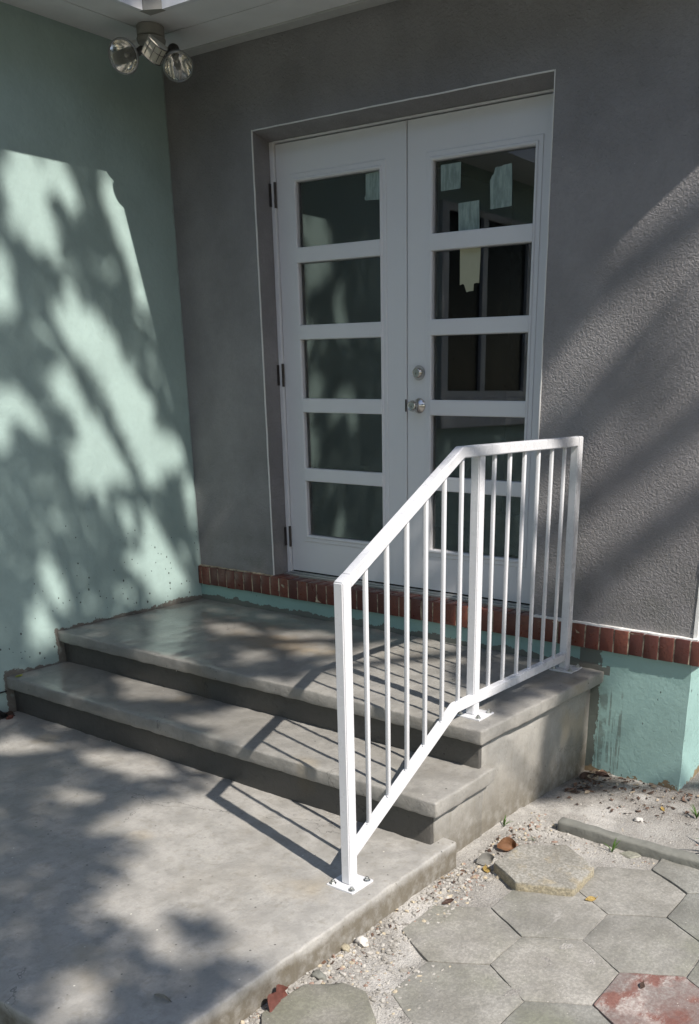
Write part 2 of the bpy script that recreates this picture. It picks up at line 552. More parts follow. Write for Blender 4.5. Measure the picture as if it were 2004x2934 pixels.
def paver_mat(name, a, b, red=False):
    n = NT(name)
    f = n.noise(6.5, 5, 0.6)
    c = n.mix(n.ramp(f, 0.32, 0.68), a, b)
    ob = n.t.nodes.new('ShaderNodeObjectInfo')
    c = n.mix(1.0, c, n.mix(ob.outputs['Random'], (0.74, 0.76, 0.74), (1.12, 1.09, 1.06)), 'MULTIPLY')
    c = n.mix(n.ramp(n.noise(1.4, 4, 0.6, n.mapped((1, 1, 1), (1, 3, 0))), 0.54, 0.70, 0, 0.45), c, (a[0] * 0.80, a[1] * 0.86, a[2] * 0.62))
    c = n.mix(n.ramp(n.noise(3.0, 3, 0.5, n.mapped((1, 1, 1), (5, 2, 0))), 0.52, 0.70, 0, 0.45), c, (a[0] * 0.82, a[1] * 0.90, a[2] * 0.62))
    if red:
        c = n.mix(n.ramp(n.noise(5.5, 6, 0.72, n.mapped((1.6, 0.7, 1), (2, 2, 0))), 0.47, 0.56), c, (0.42, 0.375, 0.345))
        c = n.mix(n.ramp(n.noise(7, 4, 0.6, n.mapped((1, 1, 1), (8, 2, 0))), 0.46, 0.60, 0, 0.85), c, (0.235, 0.215, 0.20))
    else:
        c = n.mix(n.ramp(n.noise(4.0, 6, 0.75, n.mapped((2.0, 0.6, 1), (1.5, 4, 0))), 0.62, 0.70, 0, 0.7), c, (0.45, 0.43, 0.40))
    c = n.mix(n.ramp(n.noise(2.2, 4, 0.6, n.mapped((1, 1, 1), (7, 7, 0))), 0.46, 0.66, 0, 0.45), c, tuple(t * 0.62 for t in a))
    c = n.mix(n.ramp(n.noise(30, 5, 0.7), 0.52, 0.70, 0, 0.35), c, tuple(t * 0.55 for t in a))
    c = n.mix(n.ramp(n.noise(110, 4, 0.7), 0.42, 0.62, 0.38, 0), c, tuple(t * 0.5 for t in a))
    fl = n.ramp(n.voro(46.0), 0.07, 0.11, 1, 0)
    c = n.mix(n.math('MULTIPLY', fl, n.ramp(n.noise(11, 2), 0.45, 0.6, 0, 0.7)), c, (0.52, 0.49, 0.44))
    n.set(Base_Color=c, Roughness=0.9)
    n.bump(n.math('ADD', n.noise(90, 5, 0.65), n.math('MULTIPLY', f, 0.8)), 0.55, 0.006)
    MT[name] = n.m


paver_mat('paver', (0.235, 0.228, 0.206), (0.345, 0.336, 0.314))
paver_mat('paver_red', (0.235, 0.098, 0.080), (0.300, 0.150, 0.125), True)
paver_mat('paver_mossy', (0.195, 0.188, 0.162), (0.290, 0.280, 0.256))


def loose_stone():
    n = NT('tan_stone')
    x, y, z = n.xyz()
    f = n.noise(8, 5, 0.6)
    c = n.mix(n.ramp(f, 0.35, 0.65), (0.25, 0.238, 0.21), (0.36, 0.345, 0.31))
    c = n.mix(n.ramp(n.math('ADD', z, n.math('MULTIPLY', n.noise(22, 4), 0.012)), -0.419, -0.408, 0.75, 0), c, (0.38, 0.325, 0.215))
    c = n.mix(n.ramp(n.noise(14, 5, 0.7, n.mapped((1, 1, 1), (0, 3, 0))), 0.50, 0.66, 0, 0.5), c, (0.36, 0.29, 0.17))
    c = n.mix(n.ramp(n.noise(100, 4, 0.7), 0.42, 0.6, 0.5, 0), c, (0.12, 0.11, 0.085))
    n.set(Base_Color=c, Roughness=0.92)
    n.bump(n.math('ADD', n.noise(70, 5, 0.7), n.math('MULTIPLY', f, 0.8)), 0.7, 0.008)
    MT['tan_stone'] = n.m


loose_stone()


def ground_mat():
    n = NT('soil')
    x, y, z = n.xyz()
    c = n.mix(n.ramp(n.noise(5, 5, 0.6), 0.3, 0.7), (0.215, 0.205, 0.190), (0.37, 0.358, 0.338))
    # pale lime dust along the slab, dark humus by the house wall
    lime = n.math('MULTIPLY', n.ramp(n.noise(3.6, 5, 0.65, n.mapped((1, 1, 1), (4, 1, 0))), 0.46, 0.60), n.ramp(x, 2.75, 3.15, 1, 0.10))
    c = n.mix(n.math('MULTIPLY', lime, 0.85), c, (0.56, 0.54, 0.51))
    hum = n.math('MULTIPLY', n.ramp(n.math('ADD', y, n.math('MULTIPLY', n.noise(6, 4), 0.35)), -0.30, 0.02), n.ramp(n.noise(9, 5, 0.7), 0.34, 0.56))
    c = n.mix(n.math('MULTIPLY', hum, 0.8), c, (0.085, 0.068, 0.058))
    grain = n.voro(230.0, out='Color')
    c = n.mix(0.35, c, n.mix(grain, (0.10, 0.09, 0.08), (0.55, 0.51, 0.45)), 'MIX')
    # rough grass farther away from the house
    far = n.ramp(n.math('ADD', n.math('MAXIMUM', n.math('SUBTRACT', x, 4.6), n.math('SUBTRACT', -3.6, y)), n.math('MULTIPLY', n.noise(1.5, 4), 1.2)), 0.5, 1.4)
    c = n.mix(far, c, n.mix(n.noise(20, 5, 0.7), (0.06, 0.062, 0.040), (0.15, 0.14, 0.10)))
    n.set(Base_Color=c, Roughness=0.95)
    n.bump(n.math('ADD', n.noise(120, 5, 0.7), n.math('MULTIPLY', n.voro(170.0), 0.6)), 0.7, 0.008)
    MT['soil'] = n.m
    n = NT('gravel')
    r = n.island
    c = n.mix(n.ramp(r, 0.0, 1.0, 0, 1, False), (0.20, 0.19, 0.175), (0.60, 0.58, 0.54))
    c = n.mix(n.math('GREATER_THAN', n.math('FRACT', n.math('MULTIPLY', r, 17.3)), 0.86), c, (0.60, 0.50, 0.34))
    c = n.mix(n.math('GREATER_THAN', n.math('FRACT', n.math('MULTIPLY', r, 29.7)), 0.90), c, (0.32, 0.17, 0.12))
    n.set(Base_Color=n.mix(n.noise(150, 3), c, (0.24, 0.22, 0.19)), Roughness=0.9)
    n.bump(n.noise(300, 3), 0.4, 0.002)
    MT['gravel'] = n.m
    n = NT('litter')
    c = n.mix(n.island, (0.028, 0.020, 0.016), (0.15, 0.085, 0.055))
    n.set(Base_Color=n.mix(n.math('GREATER_THAN', n.math('FRACT', n.math('MULTIPLY', n.island, 13.1)), 0.82), c, (0.30, 0.24, 0.17)), Roughness=0.85)
    MT['litter'] = n.m


ground_mat()

simple('soffit_paint', (0.85, 0.84, 0.84), 0.6, 0, 0.10, 7, 0.15, 60)
simple('soffit_trim', (0.54, 0.53, 0.52), 0.6, 0, 0.18, 9, 0.2, 50)
simple('fascia_paint', (0.78, 0.78, 0.80), 0.5, 0, 0.05, 10)
simple('roof_felt', (0.10, 0.095, 0.09), 0.9)
simple('bead', (0.80, 0.79, 0.77), 0.45, 0, 0.06, 12)
simple('cream_stucco', (0.62, 0.58, 0.50), 0.75, 0, 0.1, 8, 0.5, 50)
simple('steel', (0.60, 0.58, 0.55), 0.20, 1.0, 0.10, 18)
simple('zinc', (0.56, 0.57, 0.55), 0.34, 1.0, 0.18, 60)
simple('hinge_metal', (0.07, 0.06, 0.055), 0.45, 0.7, 0.2, 40)
simple('aluminium', (0.52, 0.53, 0.53), 0.38, 0.85, 0.15, 20)
simple('black_gap', (0.012, 0.012, 0.012), 0.8)
simple('room', (0.045, 0.045, 0.048), 0.8, 0, 0.1, 2)
simple('old_paint', (0.32, 0.31, 0.285), 0.6, 0, 0.2, 30, 0.25, 90)
simple('dark_holder', (0.085, 0.08, 0.076), 0.55, 0, 0.25, 40, 0.2, 90)
simple('sensor_plastic', (0.50, 0.47, 0.38), 0.45, 0, 0.12, 30)
simple('reflector', (0.85, 0.84, 0.80), 0.10, 1.0, 0.15, 22)
simple('rim', (0.34, 0.34, 0.33), 0.4, 0.6, 0.2, 30)
n_ = NT('paper')
st_ = n_.noise(1.0, 5, 0.7, n_.mapped((46, 1, 9)))
pt_ = n_.noise(16, 5, 0.7)
n_.set(Base_Color=n_.mix(n_.ramp(st_, 0.45, 0.65), (0.25, 0.325, 0.30), (0.34, 0.42, 0.39)), Roughness=0.6,
       Alpha=n_.ramp(n_.math('ADD', st_, n_.math('MULTIPLY', pt_, 0.6)), 0.55, 0.90, 0.72, 0.98))
MT['paper'] = n_.m
simple('tape', (0.42, 0.41, 0.29), 0.6, 0, 0.10, 20)
simple('dry_leaf', (0.32, 0.165, 0.085), 0.7, 0, 0.35, 40, 0.4, 120)
simple('dry_leaf_dark', (0.10, 0.06, 0.045), 0.7, 0, 0.35, 40, 0.4, 120)
simple('dry_leaf_red', (0.22, 0.085, 0.065), 0.7, 0, 0.3, 40, 0.4, 120)
simple('yellow_leaf', (0.50, 0.36, 0.12), 0.6, 0, 0.2, 40)
simple('lime_leaf', (0.40, 0.46, 0.05), 0.5, 0, 0.2, 60)
simple('weed', (0.10, 0.20, 0.035), 0.6, 0, 0.3, 60)
simple('bark', (0.15, 0.125, 0.10), 0.9, 0, 0.3, 12, 0.8, 30)
simple('foliage', (0.060, 0.078, 0.042), 0.55, 0, 0.4, 2)
simple('white_pebble', (0.50, 0.48, 0.45), 0.7, 0, 0.12, 60, 0.4, 120)
simple('black_plastic', (0.012, 0.012, 0.013), 0.45, 0, 0.2, 30)
simple('old_stone', (0.17, 0.17, 0.15), 0.92, 0, 0.35, 20, 0.8, 70)
simple('window_white', (0.55, 0.56, 0.58), 0.45, 0, 0.06, 12)
simple('window_dark', (0.012, 0.014, 0.016), 0.25, 0, 0.1, 5)

# ================================================================ SETTING: ground
def ground_h(x, y):
    h = -0.4600 + 0.008 * noise.noise(Vector((x * 3.1, y * 3.1, 0.3))) + 0.0045 * noise.noise(Vector((x * 13, y * 13, 1.7))) + 0.003 * noise.noise(Vector((x * 34, y * 34, 5.1)))
    w = min(1.0, max(0.0, (y + 0.75) / 0.6))
    h += -0.022 * w + 0.010 * w * noise.noise(Vector((x * 9, y * 9, 9.0)))
    # gravel and lime dust heap up along the slab
    g = min(1.0, max(0.0, (2.86 - x) / 0.28))
    if y < -0.6:
        h += 0.008 * g
    # sand swept into the joints of the paving
    if x > 2.8 and y < -0.75:
        h += 0.0035
    return h


def build_ground():
    bm = bmesh.new()
    x0, x1, y0, y1 = 2.2, 5.0, -3.9, 0.5
    nx, ny = 140, 210
    g = [[bm.verts.new((x0 + (x1 - x0) * i / nx, y0 + (y1 - y0) * j / ny, 0)) for j in range(ny + 1)] for i in range(nx + 1)]
    for i in range(nx + 1):
        for j in range(ny + 1):
            v = g[i][j]
            e = min(i, nx - i, j, ny - j) / 8.0
            e = max(0.0, min(1.0, e))
            v.co.z = -0.47 * (1 - e) + ground_h(v.co.x, v.co.y) * e
    for i in range(nx):
        for j in range(ny):
            bm.faces.new((g[i][j], g[i + 1][j], g[i + 1][j + 1], g[i][j + 1]))
    B = 90.0
    o = [bm.verts.new(p) for p in ((-B, -B, -0.47), (B, -B, -0.47), (B, B, -0.47), (-B, B, -0.47))]
    c = [g[0][0], g[nx][0], g[nx][ny], g[0][ny]]
    sides = [[g[i][0] for i in range(nx + 1)], [g[nx][j] for j in range(ny + 1)], [g[i][ny] for i in range(nx, -1, -1)], [g[0][j] for j in range(ny, -1, -1)]]
    for k in range(4):
        bm.faces.new([o[k], o[(k + 1) % 4]] + sides[k][::-1])
    ob = finish('ground', bm, MT['soil'], None, True, 60)
    tag(ob, kind='structure')


build_ground()

# ---------------------------------------------------------------- concrete slab in front of the steps
def build_slab():
    bm = bmesh.new()
    add_box(bm, -0.002, 2.572, -2.676, -1.20, -0.62, -0.352, 0.008, 3)
    cut_and_jitter(bm, [(0, frange(0, 2.57, 60)), (1, frange(-2.676, -1.2, 60)), (2, [-0.375, -0.40, -0.425, -0.45])], 0.0038, 21, 0.004, 1.9)
    ob = finish('concrete_slab', bm, MT['slab_concrete'], None, True, 50)
    tag(ob, kind='structure')


build_slab()

# ================================================================ THE HOUSE
W = 2.9655
HX = Vector((1.48, 0.0, -0.47))
house = empty('house', HX, 'house corner with mint green wing, gray stuccoed entrance wall and white french doors', 'house')
DX0, DX1, DZT, DY = 0.5814, 2.1872, 2.3157, 0.1231
ZB0, ZB1, BP = 0.1944, 0.0914, 0.0290


def build_front_wall():
    bm = bmesh.new()
    zt, zb = 2.74, ZB0 + 0.002
    y = 0.0; yb = 0.26
    def q(*p): bm.faces.new([bm.verts.new(v) for v in p])
    q((0, y, zb), (DX0, y, zb), (DX0, y, zt), (0, y, zt))
    q((DX1, y, zb), (W - 0.012, y, zb), (W - 0.012, y, zt), (DX1, y, zt))
    q((DX0, y, DZT), (DX1, y, DZT), (DX1, y, zt), (DX0, y, zt))
    # reveals and soffit of the doorway
    zq = DZT - 0.027
    q((DX0, y, zb), (DX0, yb, zb), (DX0, yb, zq), (DX0, y, DZT))
    q((DX1, y, zb), (DX1, y, DZT), (DX1, yb, zq), (DX1, yb, zb))
    q((DX0, y, DZT), (DX0, DY - 0.013, zq), (DX1, DY - 0.013, zq), (DX1, y, DZT))
    q((DX0, DY - 0.013, zq), (DX0, yb, zq), (DX1, yb, zq), (DX1, DY - 0.013, zq))
    # inner face
    q((-0.2, yb, zb), (-0.2, yb, zt), (DX0, yb, zt), (DX0, yb, zb))
    q((DX1, yb, zb), (DX1, yb, zt), (W - 0.012, yb, zt), (W - 0.012, yb, zb))
    q((DX0, yb, zq), (DX0, yb, zt), (DX1, yb, zt), (DX1, yb, zq))
    bmesh.ops.remove_doubles(bm, verts=bm.verts, dist=1e-5)
    o = finish('wall', bm, MT['gray_stucco'], house)
    o['label'] = 'dark gray stuccoed wall round the doorway'
    # right-hand return of the house, cream painted
    o = box('wall', (W - 0.26, W, 0.0025, 5.5, ZB0 + 0.003, 2.74), MT['cream_stucco'], house)
    o['label'] = 'cream side wall past the right corner'
    # mint green wing on the left
    o = box('wall', (-0.26, 0.0, -8.0, 0.30, -0.75, 2.735), MT['green_stucco'], house)
    o['label'] = 'mint green stuccoed wing wall'
    # mint green base below the brick course
    bm = bmesh.new()
    add_box(bm, 0.001, W - 0.004, -0.012, 5.4, -0.75, ZB1 - 0.002)
    cut_and_jitter(bm, [(0, frange(0, W, 60)), (2, frange(-0.75, 0.09, 24))], 0.0022, 9, 0, 1, lambda co, d: d if co.y < 0.5 else Vector((0, 0, 0)))
    o = finish('base_wall', bm, MT['green_base'], house, True, 50)
    o['label'] = 'mint green painted base with peeling foot'
    # rear closing wall and floor of the room behind the doors
    bm = bmesh.new()
    def q2(*p): bm.faces.new([bm.verts.new(v) for v in p])
    a, b_, c, d_ = 0.05, 2.70, 0.262, 3.4
    q2((a, d_, 0.15), (b_, d_, 0.15), (b_, d_, 2.6), (a, d_, 2.6))
    q2((a, c, 0.15), (a, d_, 0.15), (a, d_, 2.6), (a, c, 2.6))
    q2((b_, c, 0.15), (b_, d_, 0.15), (b_, d_, 2.6), (b_, c, 2.6))
    q2((a, c, 0.15), (b_, c, 0.15), (b_, d_, 0.15), (a, d_, 0.15))
    q2((a, c, 2.6), (b_, c, 2.6), (b_, d_, 2.6), (a, d_, 2.6))
    o = finish('room_interior', bm, MT['room'], house)


build_front_wall()

# white corner beads on the arrises of the doorway and of the house corner
def bead(b, ax, n=40, amp=0.0013):
    bm = bmesh.new()
    add_box(bm, *b)
    lo, hi = b[2 * ax], b[2 * ax + 1]
    cut_and_jitter(bm, [(ax, frange(lo, hi, n))], amp, 16, 0.0010, 3)
    finish('corner_bead', bm, MT['bead'], house)


bw = 0.0050
bead((DX0 - bw * 0.4, DX0 + bw * 0.5, -0.0035, 0.003, ZB0 + 0.004, DZT + 0.003), 2)
bead((DX0 + bw, DX1 - bw, -0.0030, 0.003, DZT - bw * 0.5, DZT + bw * 0.4), 0)
bead((DX1 - bw * 0.5, DX1 + bw * 0.3, -0.0033, 0.003, ZB0 + 0.004, DZT + 0.002), 2)
bead((W - 0.014, W + 0.003, -0.004, 0.016, ZB0 + 0.004, 2.68), 2, 60, 0.003)


# ---------------------------------------------------------------- rowlock brick course
def build_bricks():
    bm = bmesh.new()
    add_box(bm, 0.003, W - 0.010, -BP + 0.0022, 0.105, ZB1 + 0.003, ZB0 - 0.0045)
    cut_and_jitter(bm, [(0, frange(0, W, 110)), (2, frange(ZB1, ZB0, 5))], 0.0024, 30)
    course = finish('brick_course', bm, MT['mortar'], house)
    pit, bo = 0.0680, 0.0284
    L = 0.125
    meshes = []
    for k in range(5):
        b = bmesh.new()
        add_box(b, -pit / 2 + 0.0030, pit / 2 - 0.0030, -L / 2, L / 2, -(ZB0 - ZB1) / 2, (ZB0 - ZB1) / 2, 0.0024, 2)
        for v in b.verts:
            v.co += noise.noise_vector(v.co * 40 + Vector((k * 9, 0, 0))) * 0.0013
        me = bpy.data.meshes.new('brick')
        b.to_mesh(me); b.free()
        me.shade_smooth()
        me.set_sharp_from_angle(angle=math.radians(50))
        me.materials.append(MT['brick'])
        meshes.append(me)
    r = random.Random(3)
    def put(x, y, rot=0, sx=1.0):
        o = bpy.data.objects.new('brick', r.choice(meshes))
        o.location = Vector((x, y, (ZB0 + ZB1) / 2 + r.uniform(-0.0012, 0.0012))) - HX
        o.rotation_euler = (r.uniform(-0.012, 0.012), r.uniform(-0.010, 0.010), rot + r.uniform(-0.008, 0.008))
        o.scale = (sx, 1, 1)
        link(o, course)
    put(0.0142 + 0.001, -BP + L / 2, 0, 0.36)
    for i in range(43):
        x = bo + pit * (i + 0.5)
        if x > W - pit * 0.4: break
        put(x, -BP + L / 2 + r.uniform(-0.0012, 0.0012))
    xe = bo + pit * 43
    b = bmesh.new()
    add_box(b, xe + 0.003, W + BP, -BP, 0.108, ZB1, ZB0, 0.0024, 2)
    finish('brick', b, MT['brick'], course, True, 50)
    # return along the right-hand side of the house
    bm = bmesh.new()
    add_box(bm, W - 0.10, W + BP - 0.0075, 0.110, 1.6, ZB1 + 0.003, ZB0 - 0.0045)
    c2 = finish('brick_course', bm, MT['mortar'], house)
    course = c2
    for i in range(20):
        o = bpy.data.objects.new('brick', r.choice(meshes))
        o.location = Vector((W + BP - L / 2, 0.112 + pit * (i + 0.5), (ZB0 + ZB1) / 2)) - HX
        o.rotation_euler = (0, 0, math.pi / 2)
        link(o, course)


build_bricks()
# mortar lip on the bricks, whitish
bm = bmesh.new()
add_box(bm, 2.215, W + 0.012, -0.0215, 0.02, ZB0 - 0.003, ZB0 + 0.0075)
cut_and_jitter(bm, [(0, frange(2.215, W, 40))], 0.004, 26)
finish('mortar_lip', bm, MT['bead'], house)
bm = bmesh.new()
add_box(bm, 0.002, DX0 - 0.004, -0.017, 0.02, ZB0 - 0.003, ZB0 + 0.0045)
cut_and_jitter(bm, [(0, frange(0.0, DX0, 26))], 0.004, 26)
finish('mortar_lip', bm, MT['mortar'], house)

# ---------------------------------------------------------------- doors
LX0, LM, RX1 = 0.6121, 1.4006, 2.176
LZB, LZT = 0.2145, 2.2760
ROWS = [2.1048, 1.8162, 1.7549, 1.4647, 1.4043, 1.1161, 1.0545, 0.7665, 0.7080, 0.4176]

# frame: jambs, head and threshold
bm = bmesh.new()
add_box(bm, DX0 + 0.001, LX0 - 0.004, DY - 0.012, DY + 0.10, ZB0 + 0.003, DZT - 0.028, 0.002)
add_box(bm, RX1 + 0.003, DX1 - 0.001, DY - 0.012, DY + 0.10, ZB0 + 0.003, DZT - 0.028, 0.002)
add_box(bm, LX0 - 0.0035, RX1 + 0.0025, DY - 0.014, DY + 0.10, LZT + 0.005, DZT - 0.0282, 0.001)
finish('door_frame', bm, MT['door_paint'], house)
bm = bmesh.new()
add_box(bm, LX0 - 0.02, DX1 - 0.002, DY - 0.055, DY + 0.09, ZB0 - 0.004, ZB0 + 0.0095, 0.002)
add_box(bm, LX0 - 0.003, RX1 + 0.002, DY - 0.030, DY - 0.002, ZB0 + 0.010, ZB0 + 0.0155, 0.002)
finish('threshold', bm, MT['aluminium'], house)


def frame_ring(bm, xo0, xo1, zo0, zo1, xi0, xi1, zi0, zi1, y0, y1, bev=0.0):
    """picture-frame shaped solid, front at y0"""
    O = [(xo0, zo0), (xo1, zo0), (xo1, zo1), (xo0, zo1)]
    I = [(xi0, zi0), (xi1, zi0), (xi1, zi1), (xi0, zi1)]
    fo = [bm.verts.new((x, y0 + bev, z)) for x, z in O]
    fo2 = [bm.verts.new((x + (bev if k in (0, 3) else -bev), y0, z + (bev if k in (0, 1) else -bev))) for k, (x, z) in enumerate(O)]
    fi2 = [bm.verts.new((x - (bev if k in (0, 3) else -bev), y0, z - (bev if k in (0, 1) else -bev))) for k, (x, z) in enumerate(I)]
    fi = [bm.verts.new((x, y0 + bev, z)) for x, z in I]
    bo_ = [bm.verts.new((x, y1, z)) for x, z in O]
    bi = [bm.verts.new((x, y1, z)) for x, z in I]
    loops = [bo_, fo, fo2, fi2, fi, bi]
    for A, B in zip(loops, loops[1:]):
        for k in range(4):
            k2 = (k + 1) % 4
            bm.faces.new((A[k], A[k2], B[k2], B[k]))
    for k in range(4):
        k2 = (k + 1) % 4
        bm.faces.new((bi[k], bi[k2], bo_[k2], bo_[k]))


def build_door(x0, x1, g0, g1, label):
    bm = bmesh.new()
    frame_ring(bm, x0, x1, LZB, LZT, g0 - 0.012, g1 + 0.012, ROWS[9] - 0.012, ROWS[0] + 0.012, DY, DY + 0.044, 0.0015)
    leaf = finish('door', bm, MT['door_paint'], house)
    leaf['label'] = label
    # flat applied moulding round the glass, stepped
    bm = bmesh.new()
    frame_ring(bm, g0 - 0.036, g1 + 0.036, ROWS[9] - 0.036, ROWS[0] + 0.036, g0, g1, ROWS[9], ROWS[0], DY - 0.0045, DY + 0.030, 0.0022)
    frame_ring(bm, g0 - 0.016, g1 + 0.016, ROWS[9] - 0.016, ROWS[0] + 0.016, g0 - 0.0012, g1 + 0.0012, ROWS[9] - 0.0012, ROWS[0] + 0.0012, DY - 0.0095, DY + 0.028, 0.0040)
    finish('glazing_bead', bm, MT['door_paint'], leaf)
    for k in range(4):
        z0, z1 = ROWS[2 * k + 2], ROWS[2 * k + 1]
        box('muntin', (g0 - 0.007, g1 + 0.007, DY - 0.0125, DY + 0.029, z0 - 0.004, z1 + 0.004), MT['door_paint'], leaf, 0.0048, 2)
    for k in range(5):
        z1, z0 = ROWS[2 * k], ROWS[2 * k + 1]
        box('pane', (g0 - 0.006, g1 + 0.006, DY + 0.0165, DY + 0.0225, z0 - 0.0055, z1 + 0.0055), MT['glass'], leaf)
    return leaf


left_door = build_door(LX0, LM - 0.0022, 0.7392, 1.2478, 'left fixed leaf of the french doors')
right_door = build_door(LM + 0.0022, RX1, 1.5430, 2.0487, 'right leaf with deadbolt and knob')
# astragal on the left leaf and a black strip as the rebate's shade behind the meeting line
box('astragal', (LM - 0.0235, LM - 0.0028, DY - 0.0030, DY + 0.002, LZB + 0.002, LZT - 0.002), MT['door_paint'], left_door, 0.0012)
box('rebate_shade_strip', (LM - 0.012, LM + 0.012, DY + 0.012, DY + 0.040, LZB, LZT), MT['black_gap'], left_door)
# black strips standing in for the shadow gap under the leaves
for d, a, b_ in ((left_door, LX0, LM - 0.003), (right_door, LM + 0.003, RX1)):
    box('gap_shade_strip', (a, b_, DY + 0.006, DY + 0.04, ZB0 + 0.011, LZB + 0.004), MT['black_gap'], d)
for z in (2.06, 1.232, 0.400):
    bm = bmesh.new()
    add_box(bm, DX0 + 0.0012, DX0 + 0.006, DY - 0.026, DY - 0.0125, z - 0.050, z + 0.050)
    tube(bm, [(LX0 - 0.004, DY - 0.009, z - 0.056), (LX0 - 0.004, DY - 0.009, z + 0.056)], [0.0065, 0.0065], 10)
    finish('hinge', bm, MT['hinge_metal'], left_door)


def disc_hardware():
    # deadbolt: tapered collar with a recessed keyway
    c = Vector((1.4700, DY, 1.2400)); d = (0, -1, 0)
    bm = bmesh.new()
    lathe(bm, [(0.0335, 0), (0.0335, 0.004), (0.0215, 0.026), (0.0195, 0.0275), (0.0185, 0.0262), (0.0135, 0.0262), (0.0130, 0.0275), (0, 0.0275)], c, d, 36)
    db = finish('deadbolt', bm, MT['steel'], right_door, True, 30)
    box('keyway', (c.x - 0.0015, c.x + 0.0015, DY - 0.0282, DY - 0.0270, c.z - 0.008, c.z + 0.001), MT['black_gap'], db)
    # knob: rose, neck and ball with keyway
    c = Vector((1.4710, DY, 1.0930))
    bm = bmesh.new()
    lathe(bm, [(0.0345, 0), (0.0345, 0.003), (0.030, 0.009), (0.017, 0.016), (0.0125, 0.022), (0.0125, 0.034), (0.019, 0.040), (0.0245, 0.047), (0.0262, 0.055), (0.0245, 0.063), (0.0205, 0.0685), (0.0185, 0.0690), (0.0165, 0.0672), (0.0, 0.0672)], c, d, 36)
    kn = finish('knob', bm, MT['steel'], right_door, True, 30)
    box('keyway', (c.x - 0.0013, c.x + 0.0013, DY - 0.0680, DY - 0.0668, c.z - 0.007, c.z + 0.001), MT['black_gap'], kn)
    box('latch_plate', (LM - 0.010, LM - 0.0010, DY - 0.0048, DY - 0.0029, c.z - 0.028, c.z + 0.028), MT['hinge_metal'], left_door, 0.002)


disc_hardware()


def sticker(name, pts, y, mat, leaf, thick=0.0006):
    bm = bmesh.new()
    a = [bm.verts.new((x, y, z)) for x, z in pts]
    b_ = [bm.verts.new((x, y + thick, z)) for x, z in pts]
    bm.faces.new(a); bm.faces.new(b_[::-1])
    for k in range(len(pts)):
        k2 = (k + 1) % len(pts)
        bm.faces.new((a[k2], a[k], b_[k], b_[k2]))
    return finish(name, bm, mat, leaf)


ys = DY + 0.0152
sticker('paper_label', [(1.573, 1.987), (1.676, 1.989), (1.6755, 2.089), (1.571, 2.088)], ys, MT['paper'], right_door)
sticker('paper_label', [(1.829, 1.894), (1.935, 1.898), (1.9335, 1.98), (1.929, 2.057), (1.885, 2.054), (1.8835, 2.051), (1.849, 2.050), (1.842, 2.026), (1.833, 2.020), (1.829, 2.008), (1.824, 2.006)], ys, MT['paper'], right_door)
sticker('paper_label', [(1.669, 1.8155), (1.777, 1.8155), (1.773, 1.935), (1.666, 1.932)], ys, MT['paper'], right_door)
sticker('paper_label', [(1.147, 1.992), (1.156, 1.990), (1.2485, 1.986), (1.2485, 2.103), (1.154, 2.098), (1.152, 2.01), (1.146, 2.005)], ys, MT['paper'], left_door)
sticker('masking_tape', [(1.680, 1.606), (1.694, 1.611), (1.703, 1.607), (1.716, 1.576), (1.728, 1.579), (1.752, 1.5805), (1.754, 1.609), (1.768, 1.612), (1.781, 1.610), (1.784, 1.68), (1.786, 1.7555), (1.678, 1.7545)], ys, MT['tape'], right_door)

# ---------------------------------------------------------------- window of the wing (seen mirrored in the door glass)
bm = bmesh.new()
wy0, wy1, wz0, wz1 = -3.52, -2.17, 1.10, 2.42
for (a, b_, c, d_) in ((wy0, wy0 + 0.09, wz0, wz1), (wy1 - 0.09, wy1, wz0, wz1), (-2.80, -2.73, wz0 + 0.05, wz1 - 0.05)):
    add_box(bm, -0.02, 0.035, a, b_, c, d_, 0.004)
add_box(bm, -0.02, 0.033, wy0 + 0.09, wy1 - 0.09, wz0, wz0 + 0.05, 0.003)
add_box(bm, -0.02, 0.033, wy0 + 0.09, wy1 - 0.09, wz1 - 0.05, wz1, 0.003)
win = finish('window', bm, MT['window_white'], house)
box('sill', (-0.02, 0.075, wy0 - 0.06, wy1 + 0.06, 0.88, 1.00), MT['window_white'], win, 0.006)
box('sill', (-0.02, 0.050, wy0 - 0.03, wy1 + 0.03, 1.0005, 1.0995), MT['window_white'], win, 0.004)
for a, b_ in ((wy0 + 0.092, -2.802), (-2.728, wy1 - 0.092)):
    box('pane', (0.002, 0.008, a, b_, wz0 + 0.052, wz1 - 0.052), MT['window_dark'], win)

# ---------------------------------------------------------------- roof: soffit boards, fascia, deck
E1 = 0.470
ZS = 2.680
# right end of the eave is cut off on the skew
XR_A, XR_B = 2.87, 3.78
def roof_poly(e, grow=0.0):
    return [(-3.5, 6.0), (-3.5, -8.2), (e, -8.2), (e, -e - 0.03), (e + 0.03, -e), (XR_A - (0.47 - e), -e), (XR_B, 0.0), (XR_B, 6.0)]


bm = bmesh.new()
f = prism(bm, roof_poly(E1 - 0.004), ZS + 0.0225, ZS + 0.20)
roof = finish('roof', bm, MT['roof_felt'], house)
# soffit boards with open joints
def board(pts_z, th=0.020, mat='soffit_paint', name='soffit_board'):
    bm = bmesh.new()
    lo = [bm.verts.new(p) for p in pts_z]
    hi = [bm.verts.new((p[0], p[1], p[2] + th)) for p in pts_z]
    bm.faces.new(lo[::-1]); bm.faces.new(hi)
    for k in range(len(lo)):
        k2 = (k + 1) % len(lo)
        bm.faces.new((lo[k], lo[k2], hi[k2], hi[k]))
    return finish(name, bm, MT[mat], roof)


